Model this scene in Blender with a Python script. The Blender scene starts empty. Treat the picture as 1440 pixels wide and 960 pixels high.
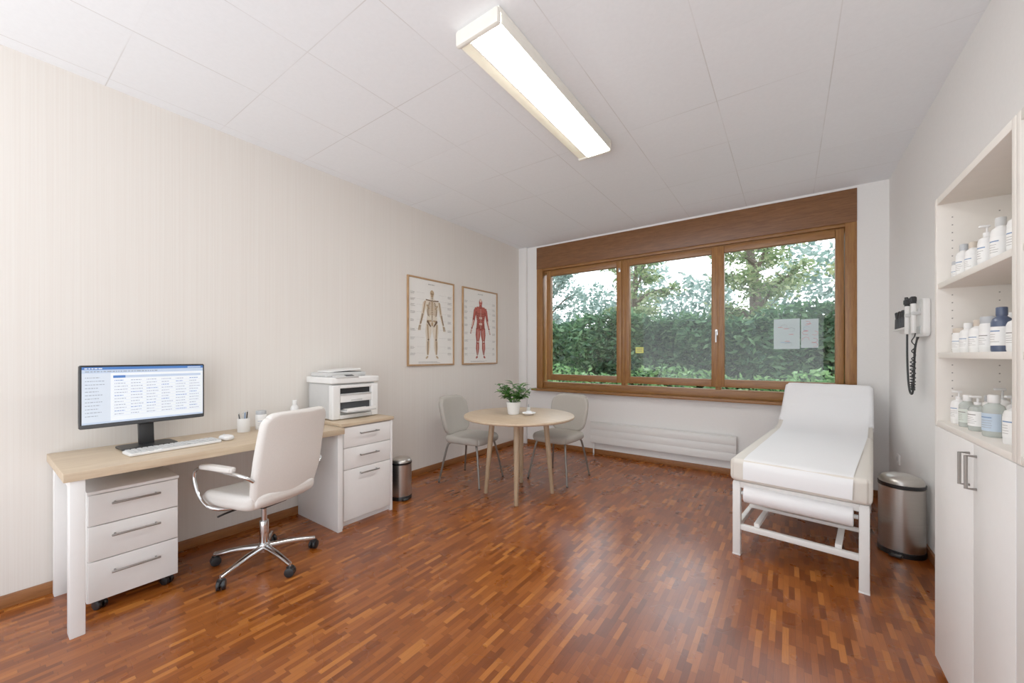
import bpy, bmesh, math, random
from mathutils import Vector, Matrix, Euler
import numpy as np
random.seed(7)
scene = bpy.context.scene
COL = scene.collection
scene.view_settings.view_transform = 'Standard'
scene.view_settings.look = 'None'
scene.view_settings.exposure = 0.36
scene.view_settings.gamma = 1.2
R = math.radians
XL, XR, YB, H = -3.30, 0.74, 4.85, 2.90
YN = -1.1

# ------------------------------------------------------------ materials
def lin(c):
    if isinstance(c, str):
        c = c.lstrip('#'); c = tuple(int(c[i:i+2], 16) for i in (0, 2, 4))
    return tuple(((v/255)/12.92 if v/255 <= .04045 else ((v/255+.055)/1.055)**2.4) for v in c)

def base(name):
    m = bpy.data.materials.new(name); m.use_nodes = True
    nt = m.node_tree
    return m, nt, nt.nodes['Principled BSDF']

def P(name, c, rough=.5, metal=0., var=.04, scale=25., stretch=(1, 1, 1), bump=0., emit=0., coat=0., spec=.5):
    m, nt, b = base(name)
    c = lin(c)
    tc = nt.nodes.new('ShaderNodeTexCoord'); mp = nt.nodes.new('ShaderNodeMapping')
    mp.inputs['Scale'].default_value = stretch
    nz = nt.nodes.new('ShaderNodeTexNoise'); nz.inputs['Scale'].default_value = scale
    nz.inputs['Detail'].default_value = 4
    rp = nt.nodes.new('ShaderNodeValToRGB')
    rp.color_ramp.elements[0].position = .3; rp.color_ramp.elements[1].position = .7
    rp.color_ramp.elements[0].color = tuple(v*(1-var) for v in c)+(1,)
    rp.color_ramp.elements[1].color = tuple(min(1, v*(1+var)) for v in c)+(1,)
    L = nt.links.new
    L(tc.outputs['Object'], mp.inputs[0]); L(mp.outputs[0], nz.inputs['Vector'])
    L(nz.outputs['Fac'], rp.inputs[0]); L(rp.outputs[0], b.inputs['Base Color'])
    b.inputs['Roughness'].default_value = rough; b.inputs['Metallic'].default_value = metal
    b.inputs['Coat Weight'].default_value = coat
    b.inputs['Specular IOR Level'].default_value = spec
    if emit:
        L(rp.outputs[0], b.inputs['Emission Color']); b.inputs['Emission Strength'].default_value = emit
    if bump:
        bp = nt.nodes.new('ShaderNodeBump'); bp.inputs['Strength'].default_value = bump
        bp.inputs['Distance'].default_value = .004
        L(nz.outputs['Fac'], bp.inputs['Height']); L(bp.outputs[0], b.inputs['Normal'])
    return m

def wood(name, c1, c2, stretch, rough=.45, scale=6., bump=.05):
    m, nt, b = base(name); L = nt.links.new
    tc = nt.nodes.new('ShaderNodeTexCoord'); mp = nt.nodes.new('ShaderNodeMapping')
    mp.inputs['Scale'].default_value = stretch
    nz = nt.nodes.new('ShaderNodeTexNoise'); nz.inputs['Scale'].default_value = scale
    nz.inputs['Detail'].default_value = 8; nz.inputs['Roughness'].default_value = .65
    nz.inputs['Distortion'].default_value = .4
    rp = nt.nodes.new('ShaderNodeValToRGB')
    rp.color_ramp.elements[0].position = .32; rp.color_ramp.elements[1].position = .68
    rp.color_ramp.elements[0].color = lin(c1)+(1,); rp.color_ramp.elements[1].color = lin(c2)+(1,)
    L(tc.outputs['Object'], mp.inputs[0]); L(mp.outputs[0], nz.inputs['Vector'])
    L(nz.outputs['Fac'], rp.inputs[0]); L(rp.outputs[0], b.inputs['Base Color'])
    b.inputs['Roughness'].default_value = rough
    bp = nt.nodes.new('ShaderNodeBump'); bp.inputs['Strength'].default_value = bump
    bp.inputs['Distance'].default_value = .002
    L(nz.outputs['Fac'], bp.inputs['Height']); L(bp.outputs[0], b.inputs['Normal'])
    return m

def wallpaper():
    m, nt, b = base('wallpaper_vertical_stripe'); L = nt.links.new
    tc = nt.nodes.new('ShaderNodeTexCoord'); mp = nt.nodes.new('ShaderNodeMapping')
    mp.inputs['Scale'].default_value = (1, 95, .5)
    nz = nt.nodes.new('ShaderNodeTexNoise'); nz.inputs['Scale'].default_value = 1.6
    nz.inputs['Detail'].default_value = 4
    rp = nt.nodes.new('ShaderNodeValToRGB')
    rp.color_ramp.elements[0].position = .25; rp.color_ramp.elements[1].position = .65
    rp.color_ramp.elements[0].color = lin('#e2dad1')+(1,); rp.color_ramp.elements[1].color = lin('#e7e1d9')+(1,)
    L(tc.outputs['Object'], mp.inputs[0]); L(mp.outputs[0], nz.inputs['Vector'])
    L(nz.outputs['Fac'], rp.inputs[0]); L(rp.outputs[0], b.inputs['Base Color'])
    b.inputs['Roughness'].default_value = .75
    bp = nt.nodes.new('ShaderNodeBump'); bp.inputs['Strength'].default_value = .04
    bp.inputs['Distance'].default_value = .002
    L(nz.outputs['Fac'], bp.inputs['Height']); L(bp.outputs[0], b.inputs['Normal'])
    return m

def mathn(nt, op, a, b=None):
    n = nt.nodes.new('ShaderNodeMath'); n.operation = op
    for i, v in enumerate((a, b)):
        if v is None: continue
        if isinstance(v, (int, float)): n.inputs[i].default_value = v
        else: nt.links.new(v, n.inputs[i])
    return n.outputs[0]

def parquet():
    m, nt, b = base('strip_parquet'); L = nt.links.new
    tc = nt.nodes.new('ShaderNodeTexCoord'); sp = nt.nodes.new('ShaderNodeSeparateXYZ')
    L(tc.outputs['Object'], sp.inputs[0])
    W, LEN = .0255, .135
    xr = mathn(nt, 'DIVIDE', sp.outputs['X'], W)
    row = mathn(nt, 'FLOOR', xr)
    wn = nt.nodes.new('ShaderNodeTexWhiteNoise'); wn.noise_dimensions = '1D'; L(row, wn.inputs['W'])
    yr = mathn(nt, 'ADD', mathn(nt, 'DIVIDE', sp.outputs['Y'], LEN), mathn(nt, 'MULTIPLY', wn.outputs['Value'], 7.0))
    cell = mathn(nt, 'FLOOR', yr)
    cb = nt.nodes.new('ShaderNodeCombineXYZ'); L(row, cb.inputs[0]); L(cell, cb.inputs[1])
    w2 = nt.nodes.new('ShaderNodeTexWhiteNoise'); w2.noise_dimensions = '2D'; L(cb.outputs[0], w2.inputs['Vector'])
    rp = nt.nodes.new('ShaderNodeValToRGB'); cr = rp.color_ramp
    cr.elements[0].position = 0; cr.elements[0].color = lin('#69351a')+(1,)
    cr.elements[1].position = 1; cr.elements[1].color = lin('#ae6b3a')+(1,)
    for p, c in ((.2, '#793f20'), (.55, '#874a27'), (.85, '#97562f')):
        e = cr.elements.new(p); e.color = lin(c)+(1,)
    L(w2.outputs['Value'], rp.inputs[0])
    mp = nt.nodes.new('ShaderNodeMapping'); mp.inputs['Scale'].default_value = (90, 7, 1)
    L(tc.outputs['Object'], mp.inputs[0])
    nz = nt.nodes.new('ShaderNodeTexNoise'); nz.inputs['Scale'].default_value = 2; nz.inputs['Detail'].default_value = 5
    L(mp.outputs[0], nz.inputs['Vector'])
    hs = nt.nodes.new('ShaderNodeHueSaturation'); hs.inputs['Saturation'].default_value = 1.06
    L(rp.outputs[0], hs.inputs['Color'])
    L(mathn(nt, 'ADD', mathn(nt, 'MULTIPLY', nz.outputs['Fac'], .5), .78), hs.inputs['Value'])
    fx = mathn(nt, 'FRACT', xr); fy = mathn(nt, 'FRACT', yr)
    jx = mathn(nt, 'GREATER_THAN', mathn(nt, 'ABSOLUTE', mathn(nt, 'SUBTRACT', fx, .5)), .472)
    jy = mathn(nt, 'GREATER_THAN', mathn(nt, 'ABSOLUTE', mathn(nt, 'SUBTRACT', fy, .5)), .492)
    j = mathn(nt, 'MAXIMUM', jx, jy)
    mx = nt.nodes.new('ShaderNodeMix'); mx.data_type = 'RGBA'
    L(mathn(nt, 'MULTIPLY', j, .4), mx.inputs[0]); L(hs.outputs[0], mx.inputs[6]); mx.inputs[7].default_value = lin('#3c1a0a')+(1,)
    L(mx.outputs[2], b.inputs['Base Color'])
    n2 = nt.nodes.new('ShaderNodeTexNoise'); n2.inputs['Scale'].default_value = 3.5; n2.inputs['Detail'].default_value = 3
    L(tc.outputs['Object'], n2.inputs['Vector'])
    L(mathn(nt, 'ADD', mathn(nt, 'MULTIPLY', n2.outputs['Fac'], .12), .22), b.inputs['Roughness'])
    b.inputs['Specular IOR Level'].default_value = .5
    bp = nt.nodes.new('ShaderNodeBump'); bp.inputs['Strength'].default_value = .06; bp.inputs['Distance'].default_value = .001
    L(mathn(nt, 'SUBTRACT', mathn(nt, 'MULTIPLY', w2.outputs['Value'], .4), j), bp.inputs['Height']); L(bp.outputs[0], b.inputs['Normal'])
    return m

def ceiling_mat():
    m, nt, b = base('ceiling_panels'); L = nt.links.new
    tc = nt.nodes.new('ShaderNodeTexCoord'); sp = nt.nodes.new('ShaderNodeSeparateXYZ')
    L(tc.outputs['Object'], sp.inputs[0])
    S = .566
    xr = mathn(nt, 'DIVIDE', mathn(nt, 'SUBTRACT', sp.outputs['X'], .197), S)
    yr = mathn(nt, 'DIVIDE', mathn(nt, 'SUBTRACT', sp.outputs['Y'], 1.04), S)
    def edge(v, w):
        f = mathn(nt, 'FRACT', v)
        return mathn(nt, 'GREATER_THAN', mathn(nt, 'ABSOLUTE', mathn(nt, 'SUBTRACT', f, .5)), .5-w)
    def visn(sc, lo):
        n2 = nt.nodes.new('ShaderNodeTexNoise'); n2.inputs['Scale'].default_value = sc; n2.inputs['Detail'].default_value = 3
        L(tc.outputs['Object'], n2.inputs['Vector'])
        vis = nt.nodes.new('ShaderNodeMapRange'); vis.inputs[1].default_value = .42; vis.inputs[2].default_value = .62
        vis.inputs[3].default_value = lo; vis.inputs[4].default_value = 1
        L(n2.outputs['Fac'], vis.inputs[0]); return vis.outputs[0]
    j = mathn(nt, 'MAXIMUM', mathn(nt, 'MULTIPLY', edge(xr, .0045), visn(1.6, .3)), mathn(nt, 'MULTIPLY', edge(yr, .0045), visn(1.1, .06)))
    cb = nt.nodes.new('ShaderNodeCombineXYZ'); L(mathn(nt, 'FLOOR', xr), cb.inputs[0]); L(mathn(nt, 'FLOOR', yr), cb.inputs[1])
    wn = nt.nodes.new('ShaderNodeTexWhiteNoise'); wn.noise_dimensions = '2D'; L(cb.outputs[0], wn.inputs['Vector'])
    nz = nt.nodes.new('ShaderNodeTexNoise'); nz.inputs['Scale'].default_value = 55; nz.inputs['Detail'].default_value = 5
    L(tc.outputs['Object'], nz.inputs['Vector'])
    rp = nt.nodes.new('ShaderNodeValToRGB')
    rp.color_ramp.elements[0].position = .2; rp.color_ramp.elements[1].position = .8
    rp.color_ramp.elements[0].color = lin('#eff1f4')+(1,); rp.color_ramp.elements[1].color = lin('#f5f7fa')+(1,)
    L(mathn(nt, 'ADD', mathn(nt, 'MULTIPLY', nz.outputs['Fac'], .8), mathn(nt, 'MULTIPLY', wn.outputs['Value'], .2)), rp.inputs[0])
    mx = nt.nodes.new('ShaderNodeMix'); mx.data_type = 'RGBA'
    L(mathn(nt, 'MULTIPLY', j, .38), mx.inputs[0]); L(rp.outputs[0], mx.inputs[6]); mx.inputs[7].default_value = lin('#a39a8e')+(1,)
    L(mx.outputs[2], b.inputs['Base Color'])
    b.inputs['Roughness'].default_value = .8
    bp = nt.nodes.new('ShaderNodeBump'); bp.inputs['Strength'].default_value = .15; bp.inputs['Distance'].default_value = .002
    L(nz.outputs['Fac'], bp.inputs['Height']); L(bp.outputs[0], b.inputs['Normal'])
    return m

def leafmat(name, cols, rough=.45):
    m, nt, b = base(name); L = nt.links.new
    g = nt.nodes.new('ShaderNodeNewGeometry'); rp = nt.nodes.new('ShaderNodeValToRGB'); cr = rp.color_ramp
    cr.elements[0].color = lin(cols[0])+(1,); cr.elements[1].color = lin(cols[-1])+(1,)
    for i, c in enumerate(cols[1:-1]):
        e = cr.elements.new((i+1)/(len(cols)-1)); e.color = lin(c)+(1,)
    L(g.outputs['Random Per Island'], rp.inputs[0]); L(rp.outputs[0], b.inputs['Base Color'])
    b.inputs['Roughness'].default_value = rough
    out = nt.nodes['Material Output']; tr = nt.nodes.new('ShaderNodeBsdfTranslucent'); mx = nt.nodes.new('ShaderNodeMixShader')
    L(rp.outputs[0], tr.inputs[0]); mx.inputs[0].default_value = .3
    L(b.outputs[0], mx.inputs[1]); L(tr.outputs[0], mx.inputs[2]); L(mx.outputs[0], out.inputs[0])
    return m

def glassmat():
    m, nt, b = base('window_glass'); L = nt.links.new
    nt.nodes.remove(b)
    out = nt.nodes['Material Output']; t = nt.nodes.new('ShaderNodeBsdfTransparent'); g = nt.nodes.new('ShaderNodeBsdfGlossy')
    t.inputs[0].default_value = (.97, .985, .98, 1); g.inputs['Roughness'].default_value = .01
    fr = nt.nodes.new('ShaderNodeFresnel'); fr.inputs[0].default_value = 1.45
    mx = nt.nodes.new('ShaderNodeMixShader')
    L(mathn(nt, 'MULTIPLY', fr.outputs[0], .8), mx.inputs[0]); L(t.outputs[0], mx.inputs[1]); L(g.outputs[0], mx.inputs[2]); L(mx.outputs[0], out.inputs[0])
    return m

def clearmat(name, c, fac=.5, rough=.08):
    m, nt, b = base(name); L = nt.links.new
    out = nt.nodes['Material Output']; t = nt.nodes.new('ShaderNodeBsdfTransparent')
    t.inputs[0].default_value = lin(c)+(1,)
    b.inputs['Base Color'].default_value = lin(c)+(1,); b.inputs['Roughness'].default_value = rough
    mx = nt.nodes.new('ShaderNodeMixShader'); mx.inputs[0].default_value = fac
    L(t.outputs[0], mx.inputs[1]); L(b.outputs[0], mx.inputs[2]); L(mx.outputs[0], out.inputs[0])
    return m

M_wallpaper = wallpaper()
M_wall = P('painted_plaster', '#f0eeeb', .8, var=.012, scale=60, bump=.15)
M_floor = parquet(); M_ceil = ceiling_mat()
M_winwood = wood('window_oak', '#7a4d25', '#9b6a36', (1, 12, 12), .4)
M_winwood_v = wood('window_oak_upright', '#7e4f24', '#a06f39', (12, 12, 1), .4)
M_header = wood('header_oak', '#613a1c', '#835632', (1, 10, 14), .45, 7)
M_base = wood('baseboard_wood', '#7c4922', '#985f30', (4, 1, 12), .5)
M_oak = wood('light_oak_laminate', '#bba285', '#cdb89a', (14, 1.2, 14), .45, 3)
M_oak2 = wood('pale_oak_table', '#b89e81', '#cbb497', (2, 12, 12), .45, 3)
M_oakv = wood('pale_oak_leg', '#a38868', '#bba081', (14, 14, 1.5), .45, 4)
M_frameoak = wood('poster_frame_oak', '#a27a50', '#ba936a', (10, 2, 2), .5, 5)
M_white = P('white_melamine', '#efedea', .4, var=.01)
M_whitegap = P('shadow_gap', '#b5afa7', .7, var=.02)
M_cream = P('cream_board', '#e9e3da', .5, var=.015)
M_leather = P('white_leather', '#e6e1da', .45, var=.02, scale=140, bump=.12)
M_chrome = P('chrome', '#d9d9d9', .12, 1., var=.01)
M_steel = P('brushed_steel', '#c4bfb8', .33, 1., var=.05, scale=8, stretch=(1, 1, 30))
M_nickel = P('satin_nickel', '#9a9793', .3, 1., var=.02)
M_black = P('black_plastic', '#141517', .4, var=.08)
M_dark = P('dark_grey_plastic', '#35373a', .45, var=.05)
M_grey = P('light_grey_plastic', '#cbcbc9', .4, var=.02)
M_whplast = P('white_plastic', '#efeeeb', .35, var=.01)
M_taupe = P('taupe_fabric', '#b0aaa0', .85, var=.06, scale=220, bump=.2)
M_legmetal = P('taupe_metal', '#837d76', .3, .7, var=.03)
M_mattress = P('cream_vinyl', '#e7e0d5', .5, var=.012, scale=120, bump=.06)
M_paper = P('white_paper', '#f9f9fa', .75, var=.004, scale=5, bump=.06)
M_paperflat = P('print_paper', '#efece6', .7, var=.008)
M_bedframe = P('white_powder_coat', '#efede9', .35, var=.01)
M_ink = P('ink_grey', '#8b8781', .8, var=.05)
M_inkb = P('ink_blue', '#6d8db5', .7, var=.05)
M_inkr = P('ink_red', '#c9463f', .7, var=.05)
M_inkg = P('ink_green', '#4f9a63', .7, var=.05)
M_inky = P('sticker_yellow', '#dfe27a', .6, var=.03)
M_bone = P('bone_tan', '#b89d7c', .8, var=.15, scale=60)
M_bone2 = P('bone_brown', '#735b46', .8, var=.15, scale=60)
M_skin = P('silhouette_cream', '#e2d6c3', .8, var=.05, scale=60)
M_mus = P('muscle_red', '#b4574a', .8, var=.18, scale=60)
M_mus2 = P('muscle_dark_red', '#96453b', .8, var=.18, scale=60)
M_mus3 = P('tendon_pale', '#e3c4b4', .8, var=.08, scale=60)
M_scr = P('screen_white', '#e0e6ec', .3, var=.005, emit=.25)
M_scrblue = P('screen_blue', '#3d6cb0', .3, var=.02, emit=.25)
M_scrlight = P('screen_pale_blue', '#b5c6dc', .3, var=.02, emit=.2)
M_scrgrey = P('screen_grey', '#96a2b2', .3, var=.05, emit=.1)
M_leaf = leafmat('plant_leaf', ['#2f5a22', '#477a32', '#6c9d48'])
M_soil = P('soil', '#4a3627', .95, var=.3, scale=80, bump=.6)
M_glass = glassmat()
M_amber = clearmat('clear_plastic', '#e4e9e4', .45)
M_sheet = clearmat('translucent_sheet', '#eceff0', .5, .6)
M_bluebot = P('navy_bottle', '#4a5670', .3, var=.05)
M_capbeige = P('beige_cap', '#cdbfae', .45, var=.03)
M_capgrey = P('grey_cap', '#b9bcbf', .4, var=.03)
M_lbl = P('bottle_label', '#f4f3f0', .6, var=.01)
M_lblblue = P('bottle_label_blue', '#bccdde', .6, var=.02)
M_lblgreen = P('bottle_label_green', '#d3dad0', .6, var=.02)
M_lamp = P('diffuser_glow', '#fffefb', .4, var=.003, emit=21)
M_lampc = P('cream_diffuser', '#e9e1ca', .4, var=.03, emit=.25)
M_lampbody = P('cream_lamp_housing', '#eeeadf', .45, var=.02)

# ------------------------------------------------------------ mesh builder
class MB:
    def __init__(s): s.bm = bmesh.new(); s.mats = []
    def mi(s, m):
        if m not in s.mats: s.mats.append(m)
        return s.mats.index(m)
    def absorb(s, t, mat, M=None):
        if M is not None: bmesh.ops.transform(t, matrix=M, verts=t.verts)
        i = s.mi(mat)
        for f in t.faces: f.material_index = i; f.smooth = True
        me = bpy.data.meshes.new('t'); t.to_mesh(me); t.free(); s.bm.from_mesh(me); bpy.data.meshes.remove(me)
    def box(s, c, sz, mat, bev=.003, rot=None, seg=2):
        t = bmesh.new(); bmesh.ops.create_cube(t, size=1)
        for v in t.verts: v.co = Vector((v.co.x*sz[0], v.co.y*sz[1], v.co.z*sz[2]))
        b = min(bev, min(sz)*.45)
        if b > 0: bmesh.ops.bevel(t, geom=t.edges[:], offset=b, segments=seg, profile=.5, affect='EDGES')
        M = Matrix.Translation(c)
        if rot: M = M @ Euler(rot).to_matrix().to_4x4()
        s.absorb(t, mat, M)
    def box2(s, a, b, mat, bev=.003):
        s.box([(a[i]+b[i])/2 for i in range(3)], [abs(b[i]-a[i]) for i in range(3)], mat, bev)
    def lathe(s, prof, mat, c=(0, 0, 0), seg=32, M=None):
        t = bmesh.new(); rings = []
        for r, z in prof:
            if r < 1e-6: rings.append([t.verts.new((0, 0, z))])
            else: rings.append([t.verts.new((r*math.cos(2*math.pi*k/seg), r*math.sin(2*math.pi*k/seg), z)) for k in range(seg)])
        for a, b in zip(rings, rings[1:]):
            for k in range(seg):
                k2 = (k+1) % seg
                if len(a) == 1 and len(b) == 1: continue
                if len(a) == 1: t.faces.new((a[0], b[k], b[k2]))
                elif len(b) == 1: t.faces.new((a[k], a[k2], b[0]))
                else: t.faces.new((a[k], a[k2], b[k2], b[k]))
        bmesh.ops.recalc_face_normals(t, faces=t.faces)
        MM = Matrix.Translation(c)
        if M is not None: MM = MM @ M
        s.absorb(t, mat, MM)
    def cyl(s, p0, p1, r, mat, r2=None, seg=20, bev=.0):
        p0 = Vector(p0); p1 = Vector(p1); d = p1-p0; l = d.length
        r2 = r if r2 is None else r2
        b = min(bev, l*.3, r*.5)
        if b > 0: prof = [(0, 0), (r-b, 0), (r-b*.3, b*.3), (r, b), (r2, l-b), (r2-b*.3, l-b*.3), (r2-b, l), (0, l)]
        else: prof = [(0, 0), (r, 0), (r2, l), (0, l)]
        q = Vector((0, 0, 1)).rotation_difference(d.normalized()).to_matrix().to_4x4()
        s.lathe(prof, mat, p0, seg, q)
    def tube(s, pts, r, mat, seg=10, closed=False, smooth=0):
        pts = [Vector(p) for p in pts]
        for _ in range(smooth):
            n = []
            if not closed: n.append(pts[0])
            rng = range(len(pts)) if closed else range(len(pts)-1)
            for i in rng:
                a, b = pts[i], pts[(i+1) % len(pts)]
                n += [a.lerp(b, .25), a.lerp(b, .75)]
            if not closed: n.append(pts[-1])
            pts = n
        rs = r if isinstance(r, (list, tuple)) else None
        N = len(pts); t = bmesh.new(); rings = []
        T0 = (pts[1]-pts[0]).normalized()
        u = T0.orthogonal().normalized()
        for i, p in enumerate(pts):
            if closed: T = (pts[(i+1) % N]-pts[i-1]).normalized()
            elif i == 0: T = T0
            elif i == N-1: T = (pts[-1]-pts[-2]).normalized()
            else: T = (pts[i+1]-pts[i-1]).normalized()
            u = (u-T*u.dot(T)).normalized(); w = T.cross(u)
            rr = (rs[0]+(rs[1]-rs[0])*i/(N-1)) if rs else r
            rings.append([t.verts.new(p+u*rr*math.cos(2*math.pi*k/seg)+w*rr*math.sin(2*math.pi*k/seg)) for k in range(seg)])
        pr = list(zip(rings, rings[1:]))
        if closed: pr.append((rings[-1], rings[0]))
        for a, b in pr:
            for k in range(seg):
                k2 = (k+1) % seg; t.faces.new((a[k], a[k2], b[k2], b[k]))
        if not closed: t.faces.new(rings[0]); t.faces.new(rings[-1][::-1])
        bmesh.ops.recalc_face_normals(t, faces=t.faces)
        s.absorb(t, mat)
    def ball(s, c, sz, mat, seg=16):
        t = bmesh.new(); bmesh.ops.create_uvsphere(t, u_segments=seg, v_segments=max(6, seg//2), radius=1)
        for v in t.verts: v.co = Vector((v.co.x*sz[0], v.co.y*sz[1], v.co.z*sz[2]))
        s.absorb(t, mat, Matrix.Translation(c))
    def rbox(s, c, sz, mat, r, Rr=0, axis=2, deform=None, inner=10, M=None):
        """rounded cushion: edge radius r, outline corner radius Rr in the plane across axis"""
        N = inner+6; t = bmesh.new(); bmesh.ops.create_cube(t, size=2)
        bmesh.ops.subdivide_edges(t, edges=t.edges[:], cuts=N-1, use_grid_fill=True)
        h = [v/2 for v in sz]; r = min(r, min(h)*.98)
        def mapc(tv, hh):
            i = round((tv+1)/2*N); o = [1, .577, .268]
            if i < 3: return -(hh-r+r*o[i])
            if i > N-3: return hh-r+r*o[N-i]
            return -(hh-r)+(i-3)/(N-6)*2*(hh-r)
        ax = [a for a in range(3) if a != axis]
        for v in t.verts:
            p = [mapc(v.co[k], h[k]) for k in range(3)]
            q = Vector([max(-(h[k]-r), min(h[k]-r, p[k])) for k in range(3)])
            d = Vector(p)-q
            if d.length > 1e-9: p = q+d.normalized()*r
            p = list(p)
            if Rr:
                a, b = ax; da = abs(p[a])-(h[a]-Rr); db = abs(p[b])-(h[b]-Rr)
                if da > 0 and db > 0:
                    f = max(da, db)/math.hypot(da, db)
                    p[a] = math.copysign(h[a]-Rr+da*f, p[a]); p[b] = math.copysign(h[b]-Rr+db*f, p[b])
            p = Vector(p)
            v.co = Vector(deform(p)) if deform else p
        MM = Matrix.Translation(c)
        if M is not None: MM = MM @ M
        s.absorb(t, mat, MM)
    # flat drawing in the YZ plane facing +X : u->Y, v->Z
    def poly(s, pts, x, mat, th=.0006):
        t = bmesh.new(); vs = [t.verts.new((x, u, v)) for u, v in pts]
        f = t.faces.new(vs); f.normal_update()
        if f.normal.x < 0: f.normal_flip()
        s.absorb(t, mat)
    def rect(s, u0, v0, u1, v1, x, mat): s.poly([(u0, v0), (u1, v0), (u1, v1), (u0, v1)], x, mat)
    def ell(s, u, v, a, b, x, mat, n=14, rot=0):
        s.poly([(u+a*math.cos(t)*math.cos(rot)-b*math.sin(t)*math.sin(rot), v+a*math.cos(t)*math.sin(rot)+b*math.sin(t)*math.cos(rot)) for t in [2*math.pi*i/n for i in range(n)]], x, mat)
    def limb(s, p, q, r1, r2, x, mat, belly=0):
        p = Vector(p); q = Vector(q); d = (q-p).normalized(); n = Vector((-d.y, d.x)); m = (p+q)/2; rb = max(r1, r2)*(1+belly)
        pts = [p+n*r1, p-d*r1*.7, p-n*r1, m-n*((r1+r2)/2 if not belly else rb), q-n*r2, q+d*r2*.7, q+n*r2, m+n*((r1+r2)/2 if not belly else rb)]
        s.poly([(a.x, a.y) for a in pts], x, mat)
    def words(s, u, v, w, rows, dy, hgt, x, mat, rnd=random):
        for i in range(rows):
            uu = u; end = u+w*rnd.uniform(.6, 1)
            while uu < end:
                l = rnd.uniform(.8, 3)*hgt
                s.rect(uu, v-i*dy, min(uu+l, end), v-i*dy+hgt, x, mat); uu += l+hgt*.7
    def obj(s, name, parent=None, label=None, loc=None, rot=None, sharp=38, **props):
        bm = s.bm
        for e in bm.edges:
            if len(e.link_faces) == 2 and e.calc_face_angle(0) > R(sharp): e.smooth = False
        me = bpy.data.meshes.new(name); bm.to_mesh(me); bm.free()
        for m in s.mats: me.materials.append(m)
        o = bpy.data.objects.new(name, me); COL.objects.link(o)
        if parent: o.parent = parent
        if loc: o.location = loc
        if rot: o.rotation_euler = rot
        if label: o['label'] = label
        for k, v in props.items(): o[k] = v
        return o

def thing(name, label, category, loc=(0, 0, 0), rz=0, **props):
    e = bpy.data.objects.new(name, None); e.empty_display_size = .1; COL.objects.link(e)
    e.location = loc; e.rotation_euler = (0, 0, rz)
    e['label'] = label; e['category'] = category
    for k, v in props.items(): e[k] = v
    return e

def struct(mb, name, label=None):
    o = mb.obj(name); o['kind'] = 'structure'
    if label: o['label'] = label
    return o

# ------------------------------------------------------------ room shell (near wall left out to let fill light in)
b = MB(); b.box2((XL-.1, YN-.1, -.1), (XR+.1, YB+.3, 0), M_floor, 0); struct(b, 'floor', 'reddish brown strip parquet floor with satin sheen')
b = MB(); b.box2((XL-.1, YN-.1, H), (XR+.1, YB+.3, H+.12), M_ceil, 0); struct(b, 'ceiling', 'off-white panelled ceiling with thin joints')
b = MB(); b.box2((XL-.12, YN, 0), (XL, YB+.3, H), M_wallpaper, 0); struct(b, 'wall_left', 'cream wallpapered wall with fine vertical stripes')
b = MB(); b.box2((XR, YN, 0), (XR+.12, YB+.3, H), M_wall, 0); struct(b, 'wall_right', 'smooth off-white painted wall')
WX0, WX1, WZ0, WZ1 = -3.01, .52, .83, 2.875
b = MB()
b.box2((XL, YB, 0), (WX0, YB+.3, H), M_wall, 0); b.box2((WX1, YB, 0), (XR, YB+.3, H), M_wall, 0)
b.box2((WX0, YB, 0), (WX1, YB+.3, WZ0-.03), M_wall, 0); b.box2((WX0, YB, WZ1), (WX1, YB+.3, H), M_wall, 0)
struct(b, 'wall_back', 'off-white wall around the wide timber window')
b = MB(); b.box2((XL, YB-.05, 0), (XL+.13, YB, H), M_wall, .002); struct(b, 'trim_1', 'narrow white corner casing')
for nm, a, c in (('baseboard_left', (XL, YN, 0), (XL+.015, YB-.05, .065)), ('baseboard_back', (XL+.13, YB-.015, 0), (XR, YB, .065)), ('baseboard_right', (XR-.015, YN, 0), (XR, YB-.015, .065))):
    b = MB(); b.box2(a, c, M_base, .003); struct(b, nm, 'low brown wooden baseboard')

# ------------------------------------------------------------ window
yf = YB+.02
b = MB()
b.box2((WX0, YB-.015, 2.56), (WX1, YB+.14, WZ1), M_header, .004)
b.box2((WX0, yf-.02, 2.53), (WX1, yf+.06, 2.565), M_winwood, .003)
b.box2((WX0, yf-.03, WZ0), (WX0+.10, yf+.12, 2.56), M_winwood_v, .004)
b.box2((WX1-.085, yf-.03, WZ0), (WX1, yf+.12, 2.56), M_winwood_v, .004)
b.box2((WX0+.1, yf, WZ0), (WX1-.085, yf+.12, WZ0+.09), M_winwood, .004)
for mx_ in (-1.733, -.648):
    b.box2((mx_-.025, yf+.015, WZ0+.09), (mx_+.025, yf+.12, 2.54), M_winwood_v, .003)
b.box2((WX0+.1, yf+.02, 2.50), (WX1-.085, yf+.12, 2.56), M_winwood, .003)
win = struct(b, 'window_1', 'wide three-part oak-brown timber window with shutter box header')
b = MB(); b.box2((WX0-.04, YB-.10, WZ0-.032), (WX1+.0, YB+.1, WZ0), M_winwood, .006)
o = b.obj('window_sill', win)
panes = [(-2.795, -1.816), (-1.649, -.712), (-.585, .365)]
GZ0, GZ1 = 1.035, 2.445
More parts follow.
